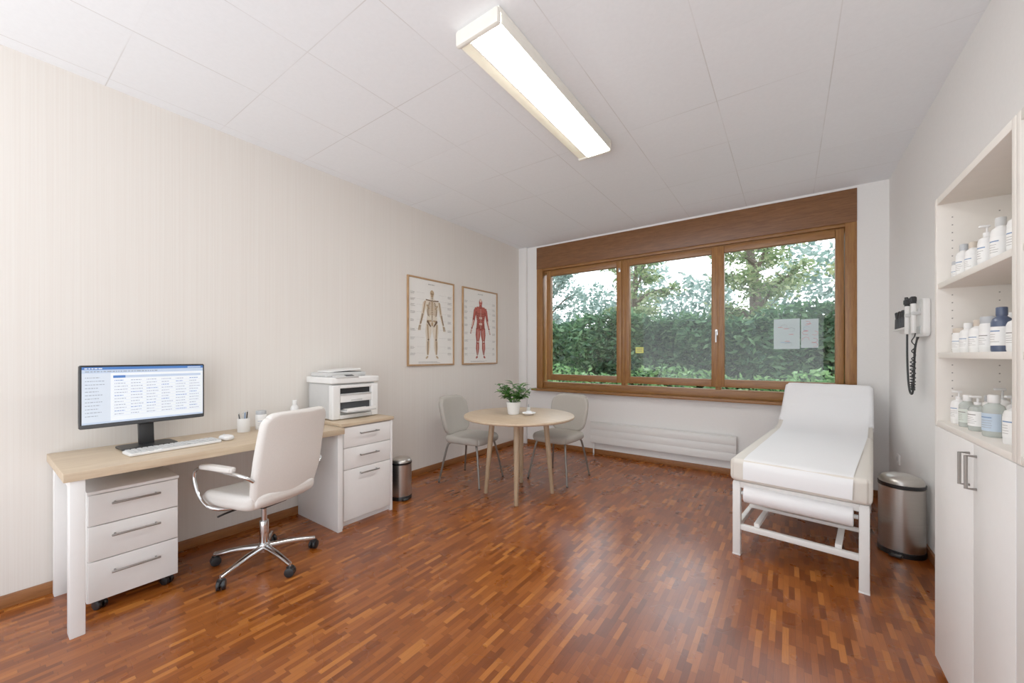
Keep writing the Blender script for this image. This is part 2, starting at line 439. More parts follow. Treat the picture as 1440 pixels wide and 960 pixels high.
for i, (x0, x1) in enumerate(panes):
    fw = .065
    b = MB()
    b.box2((x0-fw, yf+.0, GZ0-.085), (x0, yf+.07, GZ1+.075), M_winwood_v, .005)
    b.box2((x1, yf+.0, GZ0-.085), (x1+fw, yf+.07, GZ1+.075), M_winwood_v, .005)
    b.box2((x0, yf+.002, GZ0-.085), (x1, yf+.068, GZ0), M_winwood, .005)
    b.box2((x0, yf+.002, GZ1), (x1, yf+.068, GZ1+.075), M_winwood, .005)
    s_ = b.obj('window_sash', win)
    b = MB(); b.box2((x0-.01, yf+.04, GZ0-.01), (x1+.01, yf+.046, GZ1+.01), M_glass, 0)
    b.obj('window_glass', s_)
for hx, hz in ((-.66, 1.56), (-1.775, 2.40)):
    b = MB()
    b.box((hx, yf-.006, hz), (.028, .012, .07 if hz < 2 else .05), M_chrome, .003)
    if hz < 2:
        b.cyl((hx, yf-.01, hz+.01), (hx, yf-.05, hz+.01), .009, M_chrome)
        b.tube([(hx, yf-.05, hz+.012), (hx, yf-.052, hz-.04), (hx, yf-.05, hz-.11)], .009, M_chrome, smooth=1)
    b.obj('window_handle', win, 'chrome window handle')
def wpaper(x0, x1, z0, z1, kind):
    t = thing('paper_drawing', 'pale sheet with coloured marks taped on window glass' if kind else 'pale sheet with red and blue doodles on window glass', 'paper', ((x0+x1)/2, yf+.049, (z0+z1)/2))
    w, h = x1-x0, z1-z0
    b = MB(); b.box((0, 0, 0), (w, .0015, h), M_sheet, 0)
    rr = random.Random(3+kind)
    for k in range(9):
        m = rr.choice([M_inkr, M_inkb, M_inkr, M_ink, M_inkr]); u, v = rr.uniform(-.38, .38)*w, rr.uniform(-.4, .4)*h
        if rr.random() < .6:
            a = rr.uniform(0, 6.28); pts = [(u+.022*math.cos(a+q)*(1+q*.2), -.0016, v+.022*math.sin(a+q)) for q in (0, 1, 2, 3, 4)]
            pts = [(max(-w*.46, min(w*.46, p[0])), p[1], p[2]) for p in pts]
            b.tube(pts, .0016, m, 4)
        else: b.box((u*.7, -.0012, v), (.04, .001, .005), m, 0)
    b.obj('sheet', t)
wpaper(-.13, .09, 1.37, 1.68, 0); wpaper(.10, .24, 1.38, 1.67, 1)
t = thing('sticker', 'small yellow sticker on the window glass', 'sticker', (-1.53, yf+.037, 1.37))
b = MB(); b.box((0, 0, 0), (.10, .0015, .075), M_inky, 0); b.box((0, -.0012, .012), (.07, .001, .006), M_ink, 0); b.box((0, -.0012, -.012), (.06, .001, .006), M_ink, 0); b.obj('sheet', t)

# ------------------------------------------------------------ outside
b = MB(); b.box2((-30, YB+.32, -.5), (16, 40, -.4), P('garden_ground', '#6c7a55', .95, var=.3, scale=3, bump=.4), 0); struct(b, 'ground', 'grassy garden ground outside the window')
b = MB(); b.box2((-8, YB+.34, -.40), (6, 6.15, -.36), P('sky_bounce_pale', '#e2e0da', .9, var=.05, scale=5, bump=.2), .005); struct(b, 'bounce_strip', 'added pale strip outside the window bouncing sky light to the ceiling')  # unseen pale strip, added to bounce sky light up to the ceiling
rng = np.random.default_rng(5)
def leafmesh(name, C, size, aspect, mat, parent=None, **props):
    n = len(C); a = rng.normal(size=(n, 3)); a[:, 2] *= .6; a /= np.linalg.norm(a, axis=1)[:, None]
    q = rng.normal(size=(n, 3)); s_ = np.cross(a, q); s_ /= np.linalg.norm(s_, axis=1)[:, None]
    L_ = (size*rng.uniform(.6, 1.3, n))[:, None]; Wd = L_*aspect
    nn = np.cross(a, s_)
    v0 = C; v1 = C+a*L_*.45+s_*Wd+nn*Wd*.3; v2 = C+a*L_; v3 = C+a*L_*.45-s_*Wd+nn*Wd*.3
    V = np.stack([v0, v1, v2, v3], 1).reshape(-1, 3)
    me = bpy.data.meshes.new(name)
    me.vertices.add(4*n); me.vertices.foreach_set('co', V.astype(np.float32).ravel())
    me.loops.add(4*n); me.loops.foreach_set('vertex_index', np.arange(4*n, dtype=np.int32))
    me.polygons.add(n); me.polygons.foreach_set('loop_start', np.arange(0, 4*n, 4, dtype=np.int32))
    me.update(calc_edges=True); me.validate()
    me.materials.append(mat)
    o = bpy.data.objects.new(name, me); COL.objects.link(o)
    if parent: o.parent = parent
    for k, v in props.items(): o[k] = v
    return o
M_hedge = leafmat('hedge_leaf', ['#314f3a', '#416846', '#587f56', '#7c9f70'], .6)
M_tree1 = leafmat('tree_leaf_green', ['#566f48', '#76925c', '#9aac78', '#bcc494'])
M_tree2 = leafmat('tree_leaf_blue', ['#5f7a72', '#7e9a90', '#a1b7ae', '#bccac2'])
M_tree3 = leafmat('tree_leaf_yellow', ['#78905a', '#9fab6c', '#bdbe86', '#a2ae7a'])
M_low = leafmat('shrub_leaf', ['#55804a', '#6f9c5a', '#8bb06e'])
M_bark = P('bark', '#6f6358', .9, var=.3, scale=12, stretch=(3, 3, .6), bump=.8)
n = 46000
x = rng.uniform(-8.5, 2.4, n); zt = 2.02+.10*np.sin(x*1.7)+.06*np.sin(x*4.1+1)
y = 7.3+.14*np.sin(x*2.3)+.08*np.sin(x*6)+np.abs(rng.normal(0, .2, n)); z = -.4+(zt+.4)*rng.uniform(0, 1, n)**.8
y += .08*np.sin(z*5+x*3)
hd = leafmesh('hedge', np.stack([x, y, z], 1), .16, .17, M_hedge, kind='stuff', label='dense dark green laurel hedge outside the window', category='hedge')
b = MB()
b.box2((-8.5, 7.75, -.4), (2.4, 8.1, 1.9), P('hedge_core', '#2a4230', .95, var=.4, scale=14), .05)
b.obj('hedge_core', hd)
n = 7000; x = rng.uniform(-5.8, 1.4, n); y = 6.4+rng.normal(0, .12, n)
z = -.4+(1.06+.08*np.sin(x*3)+.4)*rng.uniform(0, 1, n)**.6
leafmesh('garden_shrub', np.stack([x, y, z], 1), .09, .25, M_low, kind='stuff', label='low bright green shrub below the window', category='shrub')
def tree(label, x, y, h, rad, mat, n, zlo, trunk=.12, lsize=.12, asp=.22, nb=20):
    t = thing('garden_tree', label, 'tree', (x, y, -.4))
    rr = random.Random(int(x*100+y)); b = MB()
    pts = [(0, 0, 0)]
    for k in range(1, 6): pts.append((rr.uniform(-.1, .1)*k*.5, rr.uniform(-.1, .1)*k*.5, h*k/5))
    b.tube(pts, (trunk, trunk*.35), M_bark, 10, smooth=1)
    cl = []
    for k in range(nb):
        zz = zlo+(h-zlo)*(k+rr.random())/nb; a = k*2.4+rr.uniform(-.4, .4); l = rad*rr.uniform(.5, 1)
        p0 = Vector((0, 0, zz*.9)); p1 = Vector((l*math.cos(a), l*math.sin(a), zz+rr.uniform(-.2, .5)))
        b.tube([p0, p0.lerp(p1, .5)+Vector((0, 0, .15)), p1], (trunk*.3, .012), M_bark, 6, smooth=1)
        for q in range(3):
            e = p0.lerp(p1, rr.uniform(.4, .95)); b.tube([e, e+Vector((rr.uniform(-.4, .4), rr.uniform(-.4, .4), rr.uniform(-.1, .5)))], (.012, .004), M_bark, 5)
        for w in (.5, .75, 1.0): cl.append((p0.lerp(p1, w), rad*rr.uniform(.07, .16)))
    b.obj('trunk', t)
    per = n//len(cl); C = np.concatenate([np.array(c)+np.clip(rng.normal(0, 1, (per, 3)), -2.2, 2.2)*np.array([s_, s_, s_*.6]) for c, s_ in cl])
    leafmesh('foliage', C, lsize, asp, mat, t, kind='stuff')
tree('tall tree with thick trunk and green needles', -.60, 9.9, 5.5, 1.15, M_tree1, 8000, 1.9, .17)
tree('yellowish green leafy garden tree', 1.9, 11.2, 5.5, 1.1, M_tree3, 6000, 1.2)
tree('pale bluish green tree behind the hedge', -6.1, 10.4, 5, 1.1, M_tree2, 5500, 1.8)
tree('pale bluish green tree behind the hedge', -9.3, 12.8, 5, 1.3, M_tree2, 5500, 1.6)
tree('green leafy tree with thin branches', -3.4, 10.6, 5.5, 1.05, M_tree1, 6000, 2.0)
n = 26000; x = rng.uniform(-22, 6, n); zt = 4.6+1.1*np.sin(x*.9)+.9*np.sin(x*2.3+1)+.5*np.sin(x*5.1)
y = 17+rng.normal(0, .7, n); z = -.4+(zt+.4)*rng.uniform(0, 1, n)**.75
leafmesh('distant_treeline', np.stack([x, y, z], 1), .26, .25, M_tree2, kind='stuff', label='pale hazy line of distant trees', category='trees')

# world sky : overcast, brighter towards the garden side, added glow below the horizon to light the ceiling
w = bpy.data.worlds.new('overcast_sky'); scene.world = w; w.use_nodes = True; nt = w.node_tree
bg = nt.nodes['Background']; tc = nt.nodes.new('ShaderNodeTexCoord'); sp = nt.nodes.new('ShaderNodeSeparateXYZ'); rp = nt.nodes.new('ShaderNodeValToRGB')
rp.color_ramp.elements[0].color = (.94, .965, 1, 1); rp.color_ramp.elements[1].color = (.74, .86, 1, 1)
nt.links.new(tc.outputs['Generated'], sp.inputs[0]); nt.links.new(sp.outputs['Z'], rp.inputs[0]); nt.links.new(rp.outputs[0], bg.inputs[0])
mr = nt.nodes.new('ShaderNodeMapRange'); mr.inputs[1].default_value = -.5; mr.inputs[2].default_value = .5
mr.inputs[3].default_value = 1.45; mr.inputs[4].default_value = 3.5
nt.links.new(sp.outputs['Y'], mr.inputs[0])
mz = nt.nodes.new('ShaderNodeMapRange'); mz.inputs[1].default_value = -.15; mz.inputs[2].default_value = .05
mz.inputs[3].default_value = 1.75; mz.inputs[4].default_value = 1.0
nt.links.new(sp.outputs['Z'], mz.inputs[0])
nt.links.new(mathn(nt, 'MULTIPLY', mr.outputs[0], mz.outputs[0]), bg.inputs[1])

# ------------------------------------------------------------ ceiling lamp
def ceiling_lamp(yc, label):
    t = thing('ceiling_lamp', label, 'lamp', (-1.205, yc, H))
    b = MB(); b.box((0, 0, -.014), (.262, 1.37, .026), M_lampbody, .004)
    b.box((-.125, 0, -.045), (.010, 1.33, .045), M_lampbody, .002)
    b.box((.127, 0, -.042), (.006, 1.33, .058), M_lampbody, .002)
    b.obj('housing', t)
    b = MB(); b.rbox((.034, 0, -.054), (.172, 1.33, .056), M_lamp, .026, axis=1); b.obj('diffuser', t, 'glowing white fluorescent diffuser')
    b = MB()
    b.box((-.088, 0, -.050), (.064, 1.33, .050), M_lampc, .004)
    b.box((-.056, 0, -.078), (.008, 1.33, .008), M_lampbody, .002)
    b.obj('side_reflector', t, 'cream translucent side strip')
    for s_ in (-1, 1):
        b = MB(); b.box((-.001, s_*.682, -.045), (.262, .030, .076), M_lampbody, .01); b.obj('end_cap', t)
ceiling_lamp(2.09, 'long fluorescent ceiling lamp with glowing diffuser and cream housing')

# ------------------------------------------------------------ desk
DZ = .765
desk = thing('desk', 'long white desk with light oak top along the wall', 'desk', (0, 0, 0))
b = MB(); b.box2((XL+.003, .250, DZ-.042), (-2.665, 1.615, DZ), M_oak, .003); b.obj('tabletop', desk, 'light oak laminate top')
for x0, x1 in ((-2.75, -2.675), (XL+.012+.01, XL+.08)):
    b = MB(); b.box2((x0, .270, 0), (x1, .32, DZ-.043), M_white, .003); b.obj('leg', desk)
b = MB(); b.box2((XL+.08, .28, DZ-.10), (-2.75, .31, DZ-.043), M_white, .003); b.obj('rail', desk)
b = MB(); b.box2((XL+.018, 1.575, 0), (-2.69, 1.612, DZ-.043), M_white, .003); b.obj('side_panel', desk)

def drawer(parent, x, y0, y1, z0, z1, hl=.17, hz=None):
    b = MB(); b.box2((x-.018, y0, z0), (x, y1, z1), M_white, .002); d = b.obj('drawer', parent)
    hz = hz if hz else z1-(z1-z0)*.33; yc = (y0+y1)/2
    b = MB(); b.cyl((x+.028, yc-hl/2, hz), (x+.028, yc+hl/2, hz), .0055, M_nickel, bev=.002)
    for s_ in (-1, 1): b.cyl((x-.002, yc+s_*hl*.42, hz), (x+.028, yc+s_*hl*.42, hz), .0045, M_nickel)
    b.obj('handle', d, 'satin nickel bar handle')

def caster(b, c, r=.025, w=.018, ang=0, mat=None):
    mat = mat or M_black
    d = Vector((-math.sin(ang), math.cos(ang), 0)); c = Vector(c)
    for s_ in (-1, 1): b.cyl(c+d*s_*w*.25, c+d*s_*w*1.2, r, mat, bev=.004)
    b.cyl(c-d*w*.4, c+d*w*.4, r*.5, mat)
    b.box(c+Vector((0, 0, r*.75)), (r*1.1, r*1.1, r*.9), mat, .004)
    b.cyl(c+Vector((0, 0, r*.8)), c+Vector((0, 0, r*1.9)), r*.28, M_chrome)

ped = thing('drawer_pedestal', 'white mobile three-drawer pedestal with castors under the desk', 'drawer unit', (0, 0, 0))
px0, px1, py0, py1 = -3.24, -2.86, .345, .70
b = MB(); b.box2((px0, py0, .055), (px1, py1, .60), M_white, .003); b.box2((px0, py0-.002, .602), (px1+.022, py1+.002, .618), M_white, .003)
b.box2((px1-.001, py0+.003, .07), (px1+.0012, py1-.003, .595), M_whitegap, 0)
b.obj('body', ped)
for z0, z1 in ((.062, .262), (.267, .44), (.445, .598)): drawer(ped, px1+.02, py0+.003, py1-.003, z0, z1, .19)
for xx in (px0+.05, px1-.03):
    for yy in (py0+.05, py1-.04):
        b = MB(); caster(b, (xx, yy, .0255), ang=.5); b.obj('caster', ped)

cab = thing('side_cabinet', 'white three-drawer cabinet with light oak top beside the desk', 'cabinet', (0, 0, 0))
cx0, cx1, cy0, cy1 = XL+.018, -2.745, 1.62, 2.085
b = MB(); b.box2((cx0, cy0, .04), (cx1, cy1, .762), M_white, .002); b.box2((cx0, cy0, 0), (cx1+.016, cy0+.02, .762), M_white, .001)
b.box2((cx0, cy1-.02, 0), (cx1+.016, cy1, .762), M_white, .001)
b.box2((cx1-.04, cy0+.02, 0), (cx1-.02, cy1-.02, .06), M_white, 0)
b.box2((cx1-.001, cy0+.021, .05), (cx1+.001, cy1-.021, .758), M_whitegap, 0)
b.obj('body', cab)
b = MB(); b.box2((cx0, cy0-.002, .764), (cx1+.03, cy1+.006, .79), M_oak, .003); b.obj('cabinet_top', cab, 'light oak laminate top')
for z0, z1, hz in ((.05, .43, .39), (.435, .595, .53), (.60, .755, .70)): drawer(cab, cx1+.018, cy0+.024, cy1-.024, z0, z1, .17, hz)

# ------------------------------------------------------------ monitor
mon = thing('computer_monitor', 'black flat monitor showing a blue and white records page', 'monitor', (-3.10, .62, DZ), R(3))
b = MB()
b.rbox((.0, 0, .008), (.17, .25, .012), M_black, .004, .03, 2)
b.obj('stand_base', mon)
b = MB(); b.box((-.03, 0, .10), (.022, .07, .19), M_black, .004, rot=(0, R(-6), 0)); b.box((-.035, 0, .22), (.03, .12, .12), M_black, .006); b.obj('stand_neck', mon)
sw, sh, sz = .555, .345, .31
b = MB(); b.rbox((-.005, 0, sz), (.028, sw, sh), M_black, .006, .01, 0)
b.box((.0095, 0, sz-sh/2+.012), (.003, sw-.01, .018), M_dark, .001)
scrn = b.obj('screen_housing', mon)
b = MB(); x = .0105; u0, u1, v0, v1 = -sw/2+.010, sw/2-.010, sz-sh/2+.024, sz+sh/2-.010
b.rect(u0, v0, u1, v1, x, M_scr)
b.rect(u0, v1-.015, u1, v1, x+.0004, M_scrblue)
b.rect(u0, v1-.034, u1, v1-.015, x+.0004, M_scrlight)
b.rect(u0, v0, u0+.11, v1-.034, x+.0003, P('screen_sidebar', '#ccd7e4', .3, var=.01, emit=.2))
rr = random.Random(4)
b.words(u0+.012, v1-.06, .08, 12, .019, .004, x+.0008, M_scrgrey, rr)
b.words(u0+.012, v1-.028, .35, 1, .019, .006, x+.0008, M_scrgrey, rr)
b.rect(u0+.12, v1-.062, u1-.012, v1-.048, x+.0005, M_scrlight)
b.rect(u0+.12, v1-.062, u0+.17, v1-.048, x+.0007, M_scrblue)
for i in range(12):
    vv = v1-.078-i*.0172
    if vv < v0+.02: break
    for cidx in range(6): b.words(u0+.125+cidx*.068, vv, .056, 1, .01, .0036, x+.0009, M_scrgrey if (i+cidx) % 5 else M_scrblue, rr)
    b.rect(u0+.12, vv-.007, u1-.012, vv-.0062, x+.0006, M_scrlight)
b.words(u0+.01, v1-.011, .1, 1, .01, .005, x+.0009, M_scr, rr)
b.rect(u1-.08, v1-.012, u1-.012, v1-.005, x+.0009, M_scrlight)
b.rect(u0, v0, u1, v0+.010, x+.0006, M_scrlight)
b.obj('screen', scrn, 'lit screen with table rows and blue header')

kb = thing('keyboard', 'white computer keyboard on the desk', 'keyboard', (-2.905, .70, DZ+.001), R(4))
b = MB(); b.rbox((0, 0, .008), (.135, .42, .014), M_whplast, .004, .012, 2)
b.obj('body', kb)
b = MB()
for i in range(5):
    for j in range(17):
        if i == 4 and 4 <= j <= 9:
            if j == 4: b.box((.052, -.01-.0, .0175), (.018, .13, .006), M_grey, .002)
            continue
        b.box((-.048+i*.0245, -.19+j*.0238, .0175), (.019, .019, .006), M_grey, .002)
b.obj('keys', kb, 'pale grey keys', kind='stuff')
ms = thing('computer_mouse', 'white wireless mouse on the desk', 'mouse', (-2.91, .955, DZ+.001), R(10))
b = MB(); b.rbox((0, 0, .016), (.10, .06, .03), M_whplast, .014, .028, 2, deform=lambda p: (p.x, p.y, p.z-.1*abs(p.x)**1.3*(1 if p.z > 0 else 0))); b.obj('body', ms)
b = MB(); b.cyl((-.028, -.004, .029), (-.028, .004, .029), .006, M_grey); b.obj('scroll_wheel', ms)

# ------------------------------------------------------------ bottles
def bottle(loc, r, h, body=M_whplast, cap=M_whplast, kind='screw', lbl=M_lbl, ink=M_inkb, label='white plastic bottle with printed label', group=None, face=math.pi, name='bottle'):
    t = thing(name, label, 'bottle' if name == 'bottle' else 'jar', loc)
    if group: t['group'] = group
    b = MB()
    if kind == 'jar': prof = [(0, 0), (r*.93, 0), (r, .006), (r, h*.74), (r*.9, h*.8), (r*.82, h*.82), (0, h*.82)]
    elif kind == 'pump': prof = [(0, 0), (r*.93, 0), (r, .006), (r, h*.60), (r*.85, h*.68), (r*.4, h*.72), (r*.36, h*.76), (0, h*.76)]
    else: prof = [(0, 0), (r*.93, 0), (r, .006), (r, h*.66), (r*.86, h*.74), (r*.5, h*.79), (r*.45, h*.84), (0, h*.84)]
    b.lathe(prof, body, seg=24); b.obj('body', t)
    b = MB()
    if kind == 'jar': b.cyl((0, 0, h*.80), (0, 0, h), r*.92, cap, bev=.003, seg=24)
    elif kind == 'pump':
        b.cyl((0, 0, h*.74), (0, 0, h*.82), r*.42, cap, bev=.002); b.cyl((0, 0, h*.82), (0, 0, h*.94), r*.13, cap)
        b.rbox((-r*.25, 0, h*.965), (r*1.3, r*.5, h*.06), cap, .004, .004, 2, inner=3)
    else: b.cyl((0, 0, h*.80), (0, 0, h), r*.55, cap, bev=.003)
    b.obj('cap', t)
    b = MB(); tb = bmesh.new(); rl = r+.0006; n = 14; z0, z1 = h*.14, h*.56
    lo = []; hi = []
    for k in range(n+1):
        a = face-1.3+2.6*k/n; lo.append(tb.verts.new((rl*math.cos(a), rl*math.sin(a), z0))); hi.append(tb.verts.new((rl*math.cos(a), rl*math.sin(a), z1)))
    for k in range(n): tb.faces.new((lo[k], lo[k+1], hi[k+1], hi[k]))
    b.absorb(tb, lbl)
    def strip(a0, a1, za, zb, m):
        tb = bmesh.new(); q = 4; rl2 = r+.0011; l0 = []; l1 = []
        for k in range(q+1):
            a = a0+(a1-a0)*k/q; l0.append(tb.verts.new((rl2*math.cos(a), rl2*math.sin(a), za))); l1.append(tb.verts.new((rl2*math.cos(a), rl2*math.sin(a), zb)))
        for k in range(q): tb.faces.new((l0[k], l0[k+1], l1[k+1], l1[k]))
        b.absorb(tb, m)
    dz = z1-z0
    strip(face-.6, face+.5, z1-dz*.26, z1-dz*.2, ink)
    for k in range(4): strip(face-.6, face+random.uniform(.0, .6), z1-dz*(.42+.13*k), z1-dz*(.40+.13*k), M_ink)
    b.obj('printed_label', t)
    return t

FC = math.atan2(-1.2, 3.1)
bottle((-3.14, 1.245, DZ), .036, .135, M_whplast, M_capgrey, 'jar', label='white screw jar with grey lid on the desk', face=FC, name='jar')
bottle((-3.18, 1.50, DZ), .030, .185, kind='screw', label='white plastic bottle on the desk', face=FC)
t = thing('pen_holder', 'white round cup holding pens on the desk', 'cup', (-3.13, 1.13, DZ))
b = MB(); b.lathe([(0, 0), (.036, 0), (.038, .003), (.038, .095), (.034, .095), (.034, .006), (0, .006)], M_whplast); b.obj('cup', t)
for k, (dx, dy, m, l) in enumerate(((.012, .008, M_black, .14), (-.014, .01, M_inkb, .13), (.0, -.016, M_dark, .125), (.016, -.008, M_grey, .135))):
    p = thing('pen', ['black ballpoint pen standing in cup', 'blue ballpoint pen standing in cup', 'dark grey pen standing in cup', 'silver grey pen standing in cup'][k], 'pen', (-3.13+dx, 1.13+dy, DZ+.009), 0, group='pens in the white cup')
    b = MB(); e = Vector((dx*.9, dy*.9, l)); b.cyl((0, 0, .0), e*.93, .004, m, seg=10); b.obj('barrel', p)
    b = MB(); b.cyl(e*.93, e, .0042, M_chrome, seg=10, bev=.001); b.obj('clip_cap', p)
t = thing('tissue_box', 'small white tissue box on the desk', 'box', (-3.12, 1.36, DZ))
b = MB(); b.box((0, 0, .035), (.10, .11, .068), M_whplast, .004); b.rbox((0, 0, .071), (.06, .03, .003), M_dark, .001, .01, 2, inner=4); b.obj('carton', t)
b = MB(); b.rbox((0, 0, .085), (.045, .012, .035), M_paper, .004, .0, 1, deform=lambda p: (p.x, p.y+.008*math.sin(p.x*120), p.z)); b.obj('tissue', t)
t = thing('desk_organizer', 'small white open tray box with sticky notes', 'organizer', (-2.98, 1.46, DZ))
b = MB()
b.box((0, 0, .003), (.09, .12, .006), M_whplast, .001)
for a, s_ in (((-.042, 0, .025), (.006, .12, .05)), ((.042, 0, .025), (.006, .12, .05)), ((0, -.057, .025), (.09, .006, .05)), ((0, .057, .025), (.09, .006, .05)), ((0, 0, .022), (.08, .004, .044))): b.box(a, s_, M_whplast, .001)
b.obj('tray', t)
b = MB(); b.box((0, .03, .024), (.06, .045, .035), M_paperflat, .001); b.obj('note_block', t)

# ------------------------------------------------------------ printer
pr = thing('printer', 'light grey multifunction laser printer on the side cabinet', 'printer', (-3.05, 1.855, .791))
b = MB()
b.rbox((-.05, 0, .145), (.34, .41, .28), M_grey, .012, .02, 2)
for s_ in (-1, 1): b.rbox((.13, s_*.173, .14), (.06, .068, .27), M_whplast, .008, .01, 2, inner=4)
b.box((.135, 0, .02), (.05, .28, .03), M_whplast, .004); b.box((.135, 0, .262), (.05, .28, .025), M_whplast, .004)
b.obj('body', pr)
b = MB(); b.box((.125, 0, .225), (.01, .28, .045), M_black, .002); b.box((.146, 0, .199), (.05, .275, .008), M_grey, .003); b.obj('output_slot', pr, 'dark paper output slot')
b = MB(); b.box((.144, 0, .165), (.034, .28, .058), M_whplast, .006); b.box((.162, 0, .150), (.004, .10, .012), M_grey, .002); b.obj('front_cover', pr)
b = MB(); b.box((.125, 0, .105), (.01, .28, .055), M_dark, .002); b.box((.18, 0, .068), (.12, .26, .012), M_grey, .002); b.box((.18, 0, .078), (.11, .20, .006), M_paperflat, 0); b.box((.236, 0, .078), (.006, .26, .03), M_whplast, .002); b.obj('paper_tray', pr, 'open tray holding white paper')
b = MB(); b.rbox((-.035, 0, .312), (.39, .44, .05), M_whplast, .01, .02, 2); b.obj('scanner_bed', pr)
b = MB(); b.rbox((-.07, -.02, .355), (.26, .36, .035), M_grey, .012, .02, 2); b.box((-.06, .0, .375), (.2, .24, .004), M_dark, .001); b.rbox((-.06, -.02, .388), (.2, .29, .012), M_whplast, .004, .02, 2, deform=lambda p: (p.x, p.y, p.z+p.y*.06)); b.obj('feeder_lid', pr)
b = MB(); b.box((.135, -.08, .342), (.06, .20, .012), M_grey, .003, rot=(0, R(14), 0)); b.box((.135, -.05, .349), (.035, .07, .004), M_dark, .001, rot=(0, R(14), 0)); b.obj('control_panel', pr)

# ------------------------------------------------------------ pedal bins
def pedal_bin(loc, r, h, rz, label):
    t = thing('pedal_bin', label, 'trash can', loc, rz)
    b = MB(); b.lathe([(0, .004), (r*.98, .004), (r, .02), (r*1.0, h*.84), (r*.97, h*.845), (0, h*.845)], M_steel, seg=40); b.obj('body', t)
    b = MB(); b.lathe([(0, 0), (r*1.03, 0), (r*1.03, .03), (r*1.0, .034)], M_black, seg=40); b.obj('base_ring', t)
    b = MB(); b.lathe([(r*.97, h*.845), (r*1.02, h*.85), (r*1.03, h*.885), (r*.98, h*.89)], M_black, seg=40)
    b.lathe([(r*.98, h*.89), (r*.97, h*.92), (r*.85, h*.96), (r*.5, h*.99), (0, h)], M_steel, seg=40); b.obj('lid', t)
    b = MB(); b.rbox((r*1.2, 0, .018), (r*.5, r*.55, .014), M_black, .005, .01, 2, inner=4); b.obj('pedal', t)
pedal_bin((-2.90, 2.31, 0), .095, .375, R(-20), 'small brushed steel pedal bin beside the side cabinet')
pedal_bin((.608, 3.60, 0), .114, .52, R(-110), 'round brushed steel pedal bin beside the exam table')

